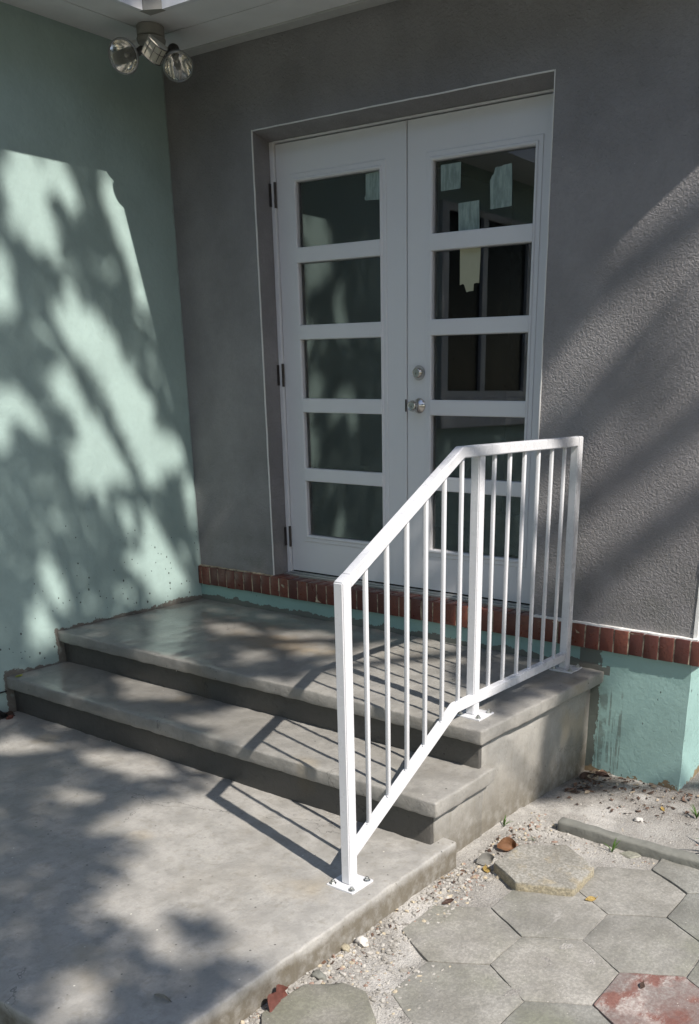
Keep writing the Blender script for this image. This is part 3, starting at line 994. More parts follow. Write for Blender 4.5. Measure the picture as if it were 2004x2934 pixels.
board([(0.0, -8.0, 2.700), (0.278, -8.0, ZS), (0.278, -0.262, ZS), (0.0, -0.262, 2.700)], 0.012)
board([(0.284, -8.0, ZS), (0.452, -8.0, ZS), (0.452, -0.268, ZS), (0.284, -0.268, ZS)])
board([(0.0, -0.256, ZS), (3.20, -0.256, ZS), (3.62, -0.068, ZS), (0.0, -0.068, ZS)])
board([(0.4525, -0.452, ZS), (2.86, -0.452, ZS), (3.19, -0.262, ZS), (0.4525, -0.262, ZS)])
board([(0.0, -0.066, ZS - 0.008), (3.60, -0.066, ZS - 0.008), (3.60, 0.02, ZS - 0.008), (0.0, 0.02, ZS - 0.008)], 0.022, 'soffit_trim', 'soffit_trim')
# fascia boards and the little canted corner piece
def strip(p, q_, th, z0, z1, name='fascia'):
    p = Vector((*p, 0)); q_ = Vector((*q_, 0))
    d = (q_ - p).normalized(); nrm = Vector((d.y, -d.x, 0)) * th
    bm = bmesh.new()
    prism(bm, [(v.x, v.y) for v in (p, q_, q_ + nrm, p + nrm)], z0, z1)
    return finish(name, bm, MT['fascia_paint'], roof)


strip((0.4535, -0.515), (0.4535, -8.2), -0.024, ZS - 0.004, ZS + 0.19)
strip((0.556, -0.4535), (2.86, -0.4535), 0.024, ZS - 0.004, ZS + 0.19)
bm = bmesh.new()
prism(bm, [(0.4535, -0.453), (0.4535, -0.5135), (0.4785, -0.5135), (0.5545, -0.4785), (0.5545, -0.453)], ZS - 0.003, ZS + 0.19)
finish('corner_block', bm, MT['old_paint'], roof)
strip((2.862, -0.4535), (3.78, 0.02), 0.022, ZS - 0.004, ZS + 0.19)

# ================================================================ STEPS
SX = Vector((1.27, -0.6, -0.45))
steps = empty('concrete_steps', SX, 'wet gray concrete steps, two treads with rounded nosings, below the doors', 'steps')


def build_steps():
    # core
    bm = bmesh.new()
    add_box(bm, 0.0, 2.513, -0.948, -0.006, -0.62, -0.055, 0.004, 1)
    cut_and_jitter(bm, [(0, frange(0, 2.5, 30)), (1, frange(-0.96, 0, 14)), (2, frange(-0.6, -0.06, 8))], 0.0035, 9, 0.004, 2)
    finish('step_core', bm, MT['side_concrete'], steps, True, 50)
    bm = bmesh.new()
    add_box(bm, 0.0, 2.515, -1.262, -0.93, -0.62, -0.225, 0.004, 1)
    cut_and_jitter(bm, [(0, frange(0, 2.5, 30)), (1, frange(-1.26, -0.94, 5)), (2, frange(-0.6, -0.23, 6))], 0.0035, 9, 0.003, 2)
    finish('step_core', bm, MT['side_concrete'], steps, True, 50)
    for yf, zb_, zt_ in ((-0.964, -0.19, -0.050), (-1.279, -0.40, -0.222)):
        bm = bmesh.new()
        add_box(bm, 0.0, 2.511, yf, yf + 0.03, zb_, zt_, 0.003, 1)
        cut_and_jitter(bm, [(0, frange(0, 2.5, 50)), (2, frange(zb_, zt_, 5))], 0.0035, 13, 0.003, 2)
        finish('riser', bm, MT['riser_shade_concrete'], steps, True, 50)
    # landing with nosing (slightly out of square at the right)
    bm = bmesh.new()
    add_box(bm, -0.002, 2.541, -0.997, -0.010, -0.057, 0.0, 0.0085, 3)
    cut_and_jitter(bm, [(0, frange(0, 2.54, 96)), (1, frange(-0.997, 0, 24)), (2, [-0.03])], 0.0042, 24, 0.0018, 2.6)
    for v in bm.verts:
        if v.co.x > 2.3:
            v.co.x += 0.034 * (v.co.y + 0.997) / 0.99 * (v.co.x - 2.3) / 0.24
    o = finish('landing', bm, MT['concrete'], steps, True, 50)
    bm = bmesh.new()
    add_box(bm, -0.002, 2.553, -1.310, -0.915, -0.228, -0.166, 0.0085, 3)
    cut_and_jitter(bm, [(0, frange(0, 2.54, 96)), (1, frange(-1.31, -0.915, 10)), (2, [-0.2])], 0.0042, 24, 0.0018, 2.6)
    o = finish('tread', bm, MT['concrete'], steps, True, 50)


build_steps()

# ================================================================ RAILING
RX = Vector((2.43, -0.86, -0.352))
railing = empty('handrail', RX, 'white painted metal stair railing with twelve balusters, bolted to the steps', 'railing')
P1 = (2.449, -1.657, -0.352)
P2 = (2.412, -0.857, 0.0)
P3 = (2.416, -0.094, 0.0)
HW, HD = 0.0180, 0.0210
RH = 0.0375


def rail_x(y):
    if y < P2[1]:
        t = (y - P1[1]) / (P2[1] - P1[1]); return P1[0] + (P2[0] - P1[0]) * t
    t = (y - P2[1]) / (P3[1] - P2[1]); return P2[0] + (P3[0] - P2[0]) * t


def sweep_rail(name, pts, w, h):
    """pts (y, z of the top edge); mitred rectangular tube"""
    bm = bmesh.new()
    n = len(pts)
    rings = []
    for i, (y, z) in enumerate(pts):
        if i == 0: d1 = d2 = Vector((pts[1][0] - y, pts[1][1] - z))
        elif i == n - 1: d1 = d2 = Vector((y - pts[i - 1][0], z - pts[i - 1][1]))
        else:
            d1 = Vector((y - pts[i - 1][0], z - pts[i - 1][1])); d2 = Vector((pts[i + 1][0] - y, pts[i + 1][1] - z))
        d1 = d1.normalized(); d2 = d2.normalized()
        n1 = Vector((d1.y, -d1.x)); n2 = Vector((d2.y, -d2.x))   # pointing down
        mi = (n1 + n2).normalized()
        k = h / max(0.3, mi.dot(n1))
        if i == 0 or i == n - 1:
            mi = Vector((0, -1)); k = h / max(0.3, abs(n1.y))
        x = rail_x(y)
        lo = (y + mi.x * k, z + mi.y * k)
        rings.append([bm.verts.new((x - w, y, z)), bm.verts.new((x + w, y, z)), bm.verts.new((x + w, *lo)), bm.verts.new((x - w, *lo))])
    for A, B in zip(rings, rings[1:]):
        for k in range(4):
            bm.faces.new((A[k], A[(k + 1) % 4], B[(k + 1) % 4], B[k]))
    bm.faces.new(rings[0][::-1]); bm.faces.new(rings[-1])
    long_e = [e for e in bm.edges]
    bmesh.ops.bevel(bm, geom=long_e, offset=0.0035, segments=2, affect='EDGES')
    return finish(name, bm, MT['rail_paint'], railing, True, 40)


ZT = 0.990
YB = -0.990        # bend of the top rail
YT0 = P1[1] - HD - 0.0018   # front end of the top rail
ZT0 = 0.643
top_pts = [(P1[1] + HD - 0.003, ZT0 + (2 * HD - 0.003) * (ZT - ZT0) / (YB - YT0)), (YB, ZT), (P3[1] - HD + 0.003, ZT - 0.001)]
sweep_rail('top_rail', top_pts, HW - 0.0006, RH)
bot_pts = [(P1[1] + HD - 0.002, -0.222), (-1.000, 0.085), (P3[1] - HD + 0.003, 0.079)]
sweep_rail('bottom_rail', bot_pts, HW - 0.0025, 0.036)


def zline(pts, y, h=0.0):
    for (a, za), (b_, zb) in zip(pts, pts[1:]):
        if y <= b_ + 1e-6:
            return za + (zb - za) * (y - a) / (b_ - a) - h
    return pts[-1][1] - h


def post(p, ztop, slope=0.0):
    bm = bmesh.new()
    add_box(bm, p[0] - HW, p[0] + HW, p[1] - HD, p[1] + HD, p[2] + 0.006, ztop)
    for v in bm.verts:
        if v.co.z > ztop - 0.01: v.co.z += slope * (v.co.y - p[1])
    bmesh.ops.bevel(bm, geom=list(bm.edges), offset=0.0035, segments=2, affect='EDGES')
    finish('post', bm, MT['rail_paint'], railing, True, 40)


post(P1, ZT0 + HD * (ZT - ZT0) / (YB - YT0) + 0.0008, (ZT - ZT0) / (YB - YT0))
post(P2, ZT - RH + 0.004)
post(P3, ZT + 0.0002)
SL = (ZT - ZT0) / (YB - YT0)
ny = 6
for k in range(ny):
    y = P1[1] + (P2[1] - P1[1]) * (k + 1) / 7.0
    zt_ = zline(top_pts, y, RH * math.sqrt(1 + SL * SL) if y < YB else RH) + 0.006
    zb_ = zline(bot_pts, y) - 0.004
    x = rail_x(y)
    box('baluster', (x - 0.0065, x + 0.0065, y - 0.0065, y + 0.0065, zb_, zt_), MT['rail_paint'], railing, 0.0014, 2, True)
for k in range(ny):
    y = P2[1] + (P3[1] - P2[1]) * (k + 1) / 7.0
    x = rail_x(y)
    box('baluster', (x - 0.0065, x + 0.0065, y - 0.0065, y + 0.0065, zline(bot_pts, y) - 0.004, ZT - RH + 0.006), MT['rail_paint'], railing, 0.0014, 2, True)


weld_bm = bmesh.new()
bmesh.ops.create_icosphere(weld_bm, subdivisions=2, radius=1.0)
for v in weld_bm.verts:
    v.co *= 1 + 0.35 * noise.noise(v.co * 2.3)
weld_me = bpy.data.meshes.new('weld')
weld_bm.to_mesh(weld_me); weld_bm.free()
weld_me.shade_smooth()
weld_me.materials.append(MT['rail_paint'])
for k in range(12):
    y = (P1[1] + (P2[1] - P1[1]) * (k + 1) / 7.0) if k < 6 else (P2[1] + (P3[1] - P2[1]) * (k - 5) / 7.0)
    for sy in (-1, 1):
        w_ = bpy.data.objects.new('weld', weld_me)
        yy = y + sy * 0.0068
        w_.location = Vector((rail_x(y) + 0.002, yy, zline(bot_pts, yy) + 0.0006)) - RX
        w_.scale = (0.0072, 0.0042, 0.0030)
        w_.rotation_euler = (rnd.uniform(-.3, .3), rnd.uniform(-.3, .3), rnd.uniform(0, 6))
        link(w_, railing)


def plate(p, off=(0.010, 0.0)):
    h = 0.0545
    cx, cy = p[0] + off[0], p[1] + off[1]
    pl = box('base_plate', (cx - h, cx + h, cy - h, cy + h, p[2] - 0.001, p[2] + 0.0065), MT['rail_paint'], railing, 0.0012)
    for sx in (-1, 1):
        for sy in (-1, 1):
            bx_, by_ = cx + sx * (h - 0.015), cy + sy * (h - 0.015)
            z = p[2] + 0.0065
            bm = bmesh.new()
            lathe(bm, [(0.0115, -0.001), (0.0115, 0.0016), (0.0, 0.0016)], (bx_, by_, z), (0, 0, 1), 18)
            a0 = rnd.uniform(0, 1)
            hexp = [(bx_ + 0.0082 * math.cos(a0 + k * math.pi / 3), by_ + 0.0082 * math.sin(a0 + k * math.pi / 3)) for k in range(6)]
            prism(bm, hexp, z + 0.0017, z + 0.0085)
            lathe(bm, [(0.0042, 0.0086), (0.0042, 0.013), (0.003, 0.014), (0.0, 0.014)], (bx_, by_, z), (0, 0, 1), 12)
            finish('bolt', bm, MT['zinc'], pl)


plate(P1, (0.001, 0.0))
plate(P2)
plate(P3, (0.008, 0.0))
# ================================================================ FLOODLIGHT
FX = Vector((0.345, -0.365, 2.680))
flood = empty('floodlight', FX, 'twin outdoor floodlight with motion sensor, hanging from the soffit corner', 'floodlight')


def build_flood():
    bm = bmesh.new()
    lathe(bm, [(0.056, 0.0), (0.060, 0.004), (0.060, 0.040), (0.057, 0.044), (0.0, 0.044)], FX - Vector((0, 0, -0.001)), (0, 0, -1), 36)
    finish('junction_box', bm, MT['old_paint'], flood, True, 35)
    bm = bmesh.new()
    lathe(bm, [(0.061, 0.0465), (0.0635, 0.052), (0.060, 0.066), (0.046, 0.076), (0.0, 0.079)], FX, (0, 0, -1), 36)
    finish('canopy', bm, MT['old_paint'], flood, True, 35)
    # lamps
    for c, d, piv in (((0.3095, -0.5015, 2.540), (0.46, -0.78, -0.34), (0.318, -0.385, 2.603)),
                      ((0.432, -0.296, 2.527), (0.66, -0.42, -0.80), (0.352, -0.318, 2.603))):
        c = Vector(c); d = Vector(d).normalized(); piv = Vector(piv)
        back = c - d * 0.135
        bm = bmesh.new()
        tube(bm, [piv, piv.lerp(back, 0.5) + Vector((0, 0, -0.008)), back + d * 0.02], [0.013, 0.015, 0.020], 14)
        finish('swivel_arm', bm, MT['dark_holder'], flood, True, 40)
        bm = bmesh.new()
        lathe(bm, [(0.0, 0.0), (0.020, 0.0), (0.026, 0.006), (0.026, 0.050), (0.030, 0.056), (0.050, 0.086), (0.0635, 0.116), (0.0665, 0.126), (0.0625, 0.126)], back, d, 36, False)
        lamp = finish('lamp', bm, MT['dark_holder'], flood, True, 35)
        bm = bmesh.new()
        lathe(bm, [(0.0600, 0.120), (0.0665, 0.122), (0.0690, 0.128), (0.0675, 0.134), (0.0635, 0.136), (0.0600, 0.132)], back, d, 40, False)
        finish('rim', bm, MT['rim'], lamp, True, 50)
        bm = bmesh.new()
        lathe(bm, [(0.0, 0.058), (0.014, 0.062), (0.028, 0.073), (0.040, 0.088), (0.052, 0.108), (0.0605, 0.128)], back, d, 40, False)
        finish('reflector', bm, MT['reflector'], lamp, True, 60)
        bm = bmesh.new()
        lathe(bm, [(0.0, 0.098), (0.006, 0.096), (0.009, 0.090), (0.009, 0.062)], back, d, 16)
        finish('bulb', bm, MT['sensor_plastic'], lamp, True, 60)
        bm = bmesh.new()
        lathe(bm, [(0.0608, 0.1285), (0.050, 0.1335), (0.030, 0.1372), (0.012, 0.1388), (0.0, 0.1390), ], back, d, 40, False)
        finish('lens', bm, MT['lamp_glass'], lamp, True, 60)
    # motion sensor: half-drum head with ribbed curved window, tipped forward
    c = Vector((0.437, -0.430, 2.562)); d = Vector((0.58, -0.58, -0.57)).normalized()
    side = Vector((0.70, 0.71, 0)).normalized()
    up = side.cross(d).normalized()
    if up.z < 0: up = -up
    c30, s30 = math.cos(0.58), math.sin(0.58)
    side, up = side * c30 - up * s30, up * c30 + side * s30
    bm = bmesh.new()
    tube(bm, [(0.352, -0.375, 2.603), (0.375, -0.395, 2.590), c - d * 0.01], [0.014, 0.013, 0.016], 12)
    finish('sensor_arm', bm, MT['dark_holder'], flood, True, 40)
    bm = bmesh.new()
    seg = 14
    ringA, ringB = [], []
    for k in range(seg + 1):
        a = math.pi * k / seg
        q = c + side * (0.043 * math.cos(a)) + d * (0.012 + 0.034 * math.sin(a))
        ringA.append(bm.verts.new(q + up * 0.034)); ringB.append(bm.verts.new(q - up * 0.034))
    for k in range(seg):
        bm.faces.new((ringA[k], ringA[k + 1], ringB[k + 1], ringB[k]))
    bk = [c - side * 0.043 - d * 0.02, c + side * 0.043 - d * 0.02]
    A2 = [bm.verts.new(p + up * 0.034) for p in bk]; B2 = [bm.verts.new(p - up * 0.034) for p in bk]
    bm.faces.new(ringA + A2); bm.faces.new((ringB + B2)[::-1])
    bm.faces.new((ringA[-1], ringB[-1], B2[0], A2[0])); bm.faces.new((A2[0], B2[0], B2[1], A2[1])); bm.faces.new((A2[1], B2[1], ringB[0], ringA[0]))
    sens = finish('motion_sensor', bm, MT['sensor_plastic'], flood, True, 30)
    bm = bmesh.new()
    for k in range(2, seg - 1, 3):
        a = math.pi * k / seg
        q = c + side * (0.0445 * math.cos(a)) + d * (0.012 + 0.0355 * math.sin(a))
        tube(bm, [q + up * 0.028, q - up * 0.026], [0.0014, 0.0014], 6)
    for h in (0.034, -0.034, 0.006):
        pts = [c + side * (0.0445 * math.cos(math.pi * k / seg)) + d * (0.012 + 0.0352 * math.sin(math.pi * k / seg)) + up * h for k in range(seg + 1)]
        tube(bm, pts, [0.0022 if abs(h) > 0.02 else 0.0013] * len(pts), 6)
    finish('sensor_rib', bm, MT['dark_holder'], sens)


n_ = NT('lamp_glass')
n_.set(Base_Color=(0.75, 0.75, 0.72), Roughness=0.10, IOR=1.5, Alpha=0.14)
n_.bump(n_.noise(60.0, 2), 0.15, 0.003)
MT['lamp_glass'] = n_.m
build_flood()

# ================================================================ HEXAGONAL PAVING
path = bpy.data.objects.new('paved_path', None)
path.location = (3.2, -1.5, -0.46)
COL.objects.link(path)
tag(path, kind='structure')
PX = Vector(path.location)
SIDE = 0.1862


def hex_pts(cx, cy, s, ang=0.0, jit=0.0, r=None):
    out = []
    for k in range(6):
        a = math.radians(30 + 60 * k) + ang
        out.append((cx + s * 1.020 * math.cos(a) + (r.uniform(-jit, jit) if r else 0), cy + s * math.sin(a) + (r.uniform(-jit, jit) if r else 0)))
    return out


def paver_mesh(pts, z0, z1, bev, seedv, rough=0.0026, cuts=7):
    bm = bmesh.new()
    prism(bm, pts, z0, z1)
    bmesh.ops.bevel(bm, geom=[e for e in bm.edges], offset=bev, segments=2, affect='EDGES', profile=0.6)
    xs = [p[0] for p in pts]; ys_ = [p[1] for p in pts]
    cut_and_jitter(bm, [(0, frange(min(xs), max(xs), cuts)), (1, frange(min(ys_), max(ys_), cuts))], rough, 22, 0.0)
    return bm


def clip_poly(pts, a, b, c):
    """keep a*x+b*y<=c"""
    out = []
    n = len(pts)
    for i in range(n):
        p, q = pts[i], pts[(i + 1) % n]
        dp, dq = a * p[0] + b * p[1] - c, a * q[0] + b * q[1] - c
        if dp <= 0: out.append(p)
        if dp * dq < 0:
            t = dp / (dp - dq)
            out.append((p[0] + (q[0] - p[0]) * t, p[1] + (q[1] - p[1]) * t))
    return out


def build_pavers():
    r = random.Random(21)
    reds = {(0, 1), (1, 2), (-1, 2), (0, 3), (2, 3), (-2, 3), (-3, 2), (-2, 2)}
    for j in range(-7, 4):
        for i in range(-2, 7):
            cx = 3.1555 + 0.3335 * i + (0.1668 if j % 2 else 0.0)
            cy = -1.5650 + 0.2820 * j
            if cx < 2.74 or cx > 4.9: continue
            if j >= 2 and cx < 3.05: continue
            if j <= -2 and cx < 2.99: continue
            if j == 3 and cx < 3.3: continue
            pts = hex_pts(cx, cy, SIDE, r.uniform(-0.012, 0.012), 0.0016, r)
            if j == 3:
                pts = clip_poly(pts, 0.03, 1, -0.712 + 0.03 * 3.0)
                if len(pts) < 3: continue
            mat = MT['paver_red'] if (j, i) in reds else MT['paver']
            top = -0.4500 + r.uniform(-0.003, 0.002)
            if j == 2 and i == 0:
                # cracked across: two pieces
                a, b_ = Vector((2.97, -0.985)), Vector((3.345, -1.045))
                d = b_ - a; nn = Vector((-d.y, d.x)).normalized(); c = nn.dot(a)
                for sgn, dz in ((1, 0.0), (-1, -0.0022)):
                    pp = clip_poly(pts, nn.x * sgn, nn.y * sgn, (c - 0.0012 * sgn) * sgn if sgn > 0 else (c + 0.0012) * -1)
                    bm = paver_mesh(pp, top - 0.05, top + dz, 0.0025, 1)
                    finish('paver', bm, mat, path, True, 40)['label'] = 'half of a cracked gray hexagonal paver'
                continue
            bm = paver_mesh(pts, top - 0.05, top, 0.0035, j * 10 + i)
            # slight rocking of each stone
            tx, ty = r.uniform(-0.008, 0.008), r.uniform(-0.008, 0.008)
            for v in bm.verts:
                v.co.z += tx * (v.co.x - cx) + ty * (v.co.y - cy)
            o = finish('paver', bm, mat, path, True, 40)
            if mat is MT['paver_red']:
                o['label'] = 'faded red hexagonal paver'


build_pavers()


def loose_paver(name, pts, z0, z1, mat, label, bev=0.016, rough=0.006):
    bm = paver_mesh(pts, z0, z1, bev, 3, rough, 9)
    for v in bm.verts:
        v.co += noise.noise_vector(v.co * 60) * 0.002
    cx = sum(p[0] for p in pts) / len(pts); cy = sum(p[1] for p in pts) / len(pts)
    bmesh.ops.translate(bm, verts=bm.verts, vec=(-cx, -cy, -z0))
    o = finish(name, bm, mat, None, True, 55)
    o.location = (cx, cy, z0)
    return tag(o, label, 'paver')


loose_paver('stepping_stone', [(2.702, -1.158), (2.838, -1.236), (3.016, -1.155), (3.009, -0.975), (2.852, -0.884), (2.708, -0.985)], -0.480, -0.412, MT['tan_stone'], 'loose tan hexagonal paver lying on top of the paving near the steps', 0.010, 0.004)
loose_paver('stepping_stone', [(2.604, -2.235), (2.612, -2.075), (2.700, -2.000), (2.775, -1.990), (2.880, -2.075), (2.905, -2.225), (2.80, -2.33), (2.69, -2.33)], -0.500, -0.432, MT['paver_mossy'], 'mossy dark paver with worn round edge beside the slab', 0.012, 0.005)

# upright edging stone that holds back the bed along the house
bm = bmesh.new()
add_box(bm, 2.725, 3.95, -0.722, -0.670, -0.60, -0.416, 0.008, 2)
cut_and_jitter(bm, [(0, frange(2.73, 3.95, 60)), (1, [-0.70]), (2, frange(-0.6, -0.43, 5))], 0.006, 15, 0.006, 4)
o = finish('edging_stone', bm, MT['old_stone'], None, True, 55)
tag(o, 'long weathered edging stone half buried in front of the green base', 'edging')
# broken shard lying beside it
bm = bmesh.new()
prism(bm, [(3.005, -0.76), (3.06, -0.775), (3.085, -0.73), (3.04, -0.705)], -0.475, -0.452)
bmesh.ops.bevel(bm, geom=list(bm.edges), offset=0.004, segments=1, affect='EDGES')
o = finish('paver_shard', bm, MT['paver'], None)
tag(o, 'small gray stone shard next to the weed by the edging', 'stone')


# ================================================================ GRAVEL, LITTER
def scatter():
    r = random.Random(77)
    bm = bmesh.new()
    n = 0
    def stone(x, y, s):
        q = bmesh.ops.create_icosphere(bm, subdivisions=1, radius=1.0) if s > 0.0085 else bmesh.ops.create_icosphere(bm, subdivisions=0 if False else 1, radius=1.0)
        off = Vector((r.random() * 90, r.random() * 90, 0))
        rot = Matrix.Rotation(r.uniform(0, 6.28), 3, 'Z') @ Matrix.Rotation(r.uniform(-0.6, 0.6), 3, 'X')
        sc = Vector((s * r.uniform(0.7, 1.3), s * r.uniform(0.6, 1.1), s * r.uniform(0.35, 0.75)))
        z = ground_h(x, y) + sc.z * 0.25
        for v in q['verts']:
            p = v.co * (1 + 0.45 * noise.noise(v.co * 1.4 + off))
            v.co = rot @ Vector((p.x * sc.x, p.y * sc.y, p.z * sc.z)) + Vector((x, y, z))
    # along slab and between the loose stones
    k = 0
    while k < 2500:
        x = 2.575 + abs(r.gauss(0, 0.15)); y = r.uniform(-2.6, -0.62)
        if x > 2.98: continue
        dens = 0.35 + 0.65 * max(0, noise.noise(Vector((x * 4, y * 4, 3.3))) + 0.3)
        if y < -1.80: dens = 1.0
        if r.random() > dens: continue
        if -1.72 < y < -1.15 and x > 2.74: continue
        stone(x, y, min(0.017, 0.0030 + abs(r.gauss(0, 0.0036)))); k += 1
    for _ in range(380):
        x = r.uniform(2.56, 4.2); y = r.uniform(-0.66, -0.02)
        stone(x, y, min(0.012, 0.0025 + abs(r.gauss(0, 0.0024))))
    for _ in range(160):
        x = r.uniform(2.70, 3.5); y = r.uniform(-0.84, -0.74)
        stone(x, y, min(0.011, 0.003 + abs(r.gauss(0, 0.002))))
    o = finish('gravel', bm, MT['gravel'], None)
    tag(o, 'pale crushed gravel strewn along the slab and paving', 'gravel', kind='stuff')
    # small dark leaf crumbs by the wall
    bm = bmesh.new()
    def crumb(x, y, s):
        a = r.uniform(0, 6.28); e = r.uniform(0.25, 0.6)
        dx, dy = Vector((math.cos(a), math.sin(a))) * s, Vector((-math.sin(a), math.cos(a))) * s * e
        z = ground_h(x, y) + 0.003
        t = r.uniform(0, 0.010)
        vs = [bm.verts.new((x - dx.x, y - dx.y, z)), bm.verts.new((x + dy.x, y + dy.y, z + t)), bm.verts.new((x + dx.x, y + dx.y, z + r.uniform(0, 0.008))), bm.verts.new((x - dy.x, y - dy.y, z + 0.001))]
        bm.faces.new((vs[0], vs[1], vs[2])); bm.faces.new((vs[0], vs[2], vs[3]))
    for _ in range(420):
        y = -abs(r.gauss(0, 0.20)) - 0.02
        x = r.uniform(2.55, 3.9)
        if y < -0.64: continue
        crumb(x, y, r.uniform(0.004, 0.016))
    for _ in range(90):
        crumb(2.58 + abs(r.gauss(0, 0.05)), r.uniform(-2.6, -0.7), r.uniform(0.004, 0.012))
    for _ in range(60):
        crumb(2.56 + abs(r.gauss(0, 0.05)), r.uniform(-0.30, -0.02), r.uniform(0.008, 0.026))
    o = finish('leaf_litter', bm, MT['litter'], None)
    tag(o, 'dark leaf crumbs scattered on the soil below the green base', 'leaf litter', kind='stuff')


scatter()


# ================================================================ SINGLE LEAVES, PEBBLES, WEEDS
def leaf_obj(name, loc, ln, wd, rotz, tilt, curl, mat, label, lobes=0):
    bm = bmesh.new()
    nu, nv = 10, 6
    grid = []
    for i in range(nu + 1):
        u = i / nu
        half = wd * 0.5 * math.sin(math.pi * min(1, u * 0.97 + 0.03)) ** 0.8
        if lobes:
            half *= 1 + 0.35 * math.sin(u * math.pi * lobes)
        row = []
        for j in range(nv + 1):
            w = (j / nv - 0.5) * 2
            x = (u - 0.5) * ln
            y = w * half
            z = curl * (abs(w) ** 1.3) * wd * (0.75 if w > 0 else 0.25) * (0.4 + u) - curl * 0.9 * ln * (u - 0.4) ** 2 + 0.004 * noise.noise(Vector((x * 60, y * 60, rotz)))
            row.append(bm.verts.new((x, y, z)))
        grid.append(row)
    for i in range(nu):
        for j in range(nv):
            bm.faces.new((grid[i][j], grid[i + 1][j], grid[i + 1][j + 1], grid[i][j + 1]))
    tube(bm, [(ln * 0.48, 0, curl * 0.2 * ln + 0.001), (ln * 0.62, 0.004, curl * 0.2 * ln + 0.004)], [0.0012, 0.0009], 5)
    rm = Matrix.Rotation(rotz, 3, 'Z') @ Matrix.Rotation(tilt, 3, 'X')
    for v in bm.verts: v.co = rm @ v.co
    zmin = min(v.co.z for v in bm.verts)
    for v in bm.verts: v.co.z -= zmin
    bmesh.ops.solidify(bm, geom=list(bm.faces), thickness=0.0006)
    o = finish(name, bm, mat, None, True, 60)
    o.location = loc
    return tag(o, label, 'leaf')


def gz(x, y): return ground_h(x, y) + 0.001


leaf_obj('dry_leaf', (2.655, -0.985, gz(2.655, -0.985)), 0.072, 0.050, 0.5, 0.45, 0.75, MT['dry_leaf'], 'large curled brown dry leaf against the side of the steps')
leaf_obj('dry_leaf', (2.640, -1.115, gz(2.64, -1.115)), 0.065, 0.045, 0.9, 0.6, 0.7, MT['old_paint'], 'grayish curled dry leaf in front of the large brown one')
leaf_obj('dry_leaf', (2.672, -1.155, gz(2.672, -1.155)), 0.05, 0.03, 2.2, 0.1, 0.2, MT['yellow_leaf'], 'small yellowish leaf lying by the grayish curled leaf')
leaf_obj('dry_leaf', (2.690, -1.435, gz(2.69, -1.435)), 0.05, 0.016, 1.2, 0.6, 0.5, MT['dry_leaf_dark'], 'small dark curled leaf on the gravel beside the slab')
leaf_obj('dry_leaf', (2.612, -2.175, gz(2.612, -2.175)), 0.10, 0.07, 1.9, 0.7, 0.35, MT['dry_leaf_red'], 'reddish brown dry leaf stuck between slab and mossy paver', 3)
leaf_obj('dry_leaf', (2.560, -0.115, gz(2.56, -0.115)), 0.060, 0.032, 1.1, 0.9, 0.4, MT['dry_leaf_dark'], 'dark curled leaf in the corner of steps and green base')
leaf_obj('dry_leaf', (2.610, -0.055, gz(2.61, -0.055)), 0.085, 0.026, 0.1, 0.3, 0.25, MT['dry_leaf_dark'], 'long dark leaf at the foot of the green base')
leaf_obj('dry_leaf', (3.075, -1.145, -0.447), 0.04, 0.018, 0.8, 0.5, 0.3, MT['yellow_leaf'], 'small yellow leaf at the right edge of the tan paver')
leaf_obj('dry_leaf', (2.985, -0.26, gz(2.985, -0.26)), 0.016, 0.03, 0.8, 0.1, 0.2, MT['yellow_leaf'], 'pale yellow scrap of leaf on the bare soil')
leaf_obj('dry_leaf', (3.405, -1.500, -0.447), 0.03, 0.016, 1.7, 0.4, 0.3, MT['dry_leaf_dark'], 'dark leaf scrap on the paver beside the red ones')
leaf_obj('green_leaf', (0.050, -1.270, -0.1655), 0.036, 0.020, 1.4, 0.15, 0.2, MT['lime_leaf'], 'small lime green leaf on the left end of the lower tread')
leaf_obj('twig_leaf', (2.440, -2.430, -0.3505), 0.055, 0.014, 0.2, 0.5, 0.6, MT['old_paint'], 'thin curled leaf lying on the front of the slab')


def pebble(name, loc, s, mat, label):
    bm = bmesh.new()
    bmesh.ops.create_icosphere(bm, subdivisions=3, radius=1.0)
    for v in bm.verts:
        p = v.co * (1 + 0.55 * noise.noise(v.co * 1.3 + Vector(loc) * 7) + 0.22 * noise.noise(v.co * 3.4))
        v.co = Vector((p.x * s[0], p.y * s[1], p.z * s[2]))
    o = finish(name, bm, mat, None, True, 60)
    o.location = loc
    return tag(o, label, 'stone')


pebble('pebble', (2.945, -0.420, gz(2.945, -0.42) + 0.006), (0.021, 0.015, 0.010), MT['white_pebble'], 'white pebble on the bare soil near the green base')
pebble('rock', (2.606, -1.790, gz(2.606, -1.79) + 0.012), (0.020, 0.017, 0.016), MT['white_pebble'], 'pale lump of rubble at the edge of the slab')
pebble('rock', (2.583, -1.845, gz(2.583, -1.845) + 0.006), (0.016, 0.014, 0.011), MT['tan_stone'], 'small gray stone below the pale lump of rubble')
pebble('rock', (2.614, -2.005, gz(2.614, -2.005) + 0.006), (0.022, 0.015, 0.011), MT['old_stone'], 'flat dark stone at the slab edge above the mossy paver')


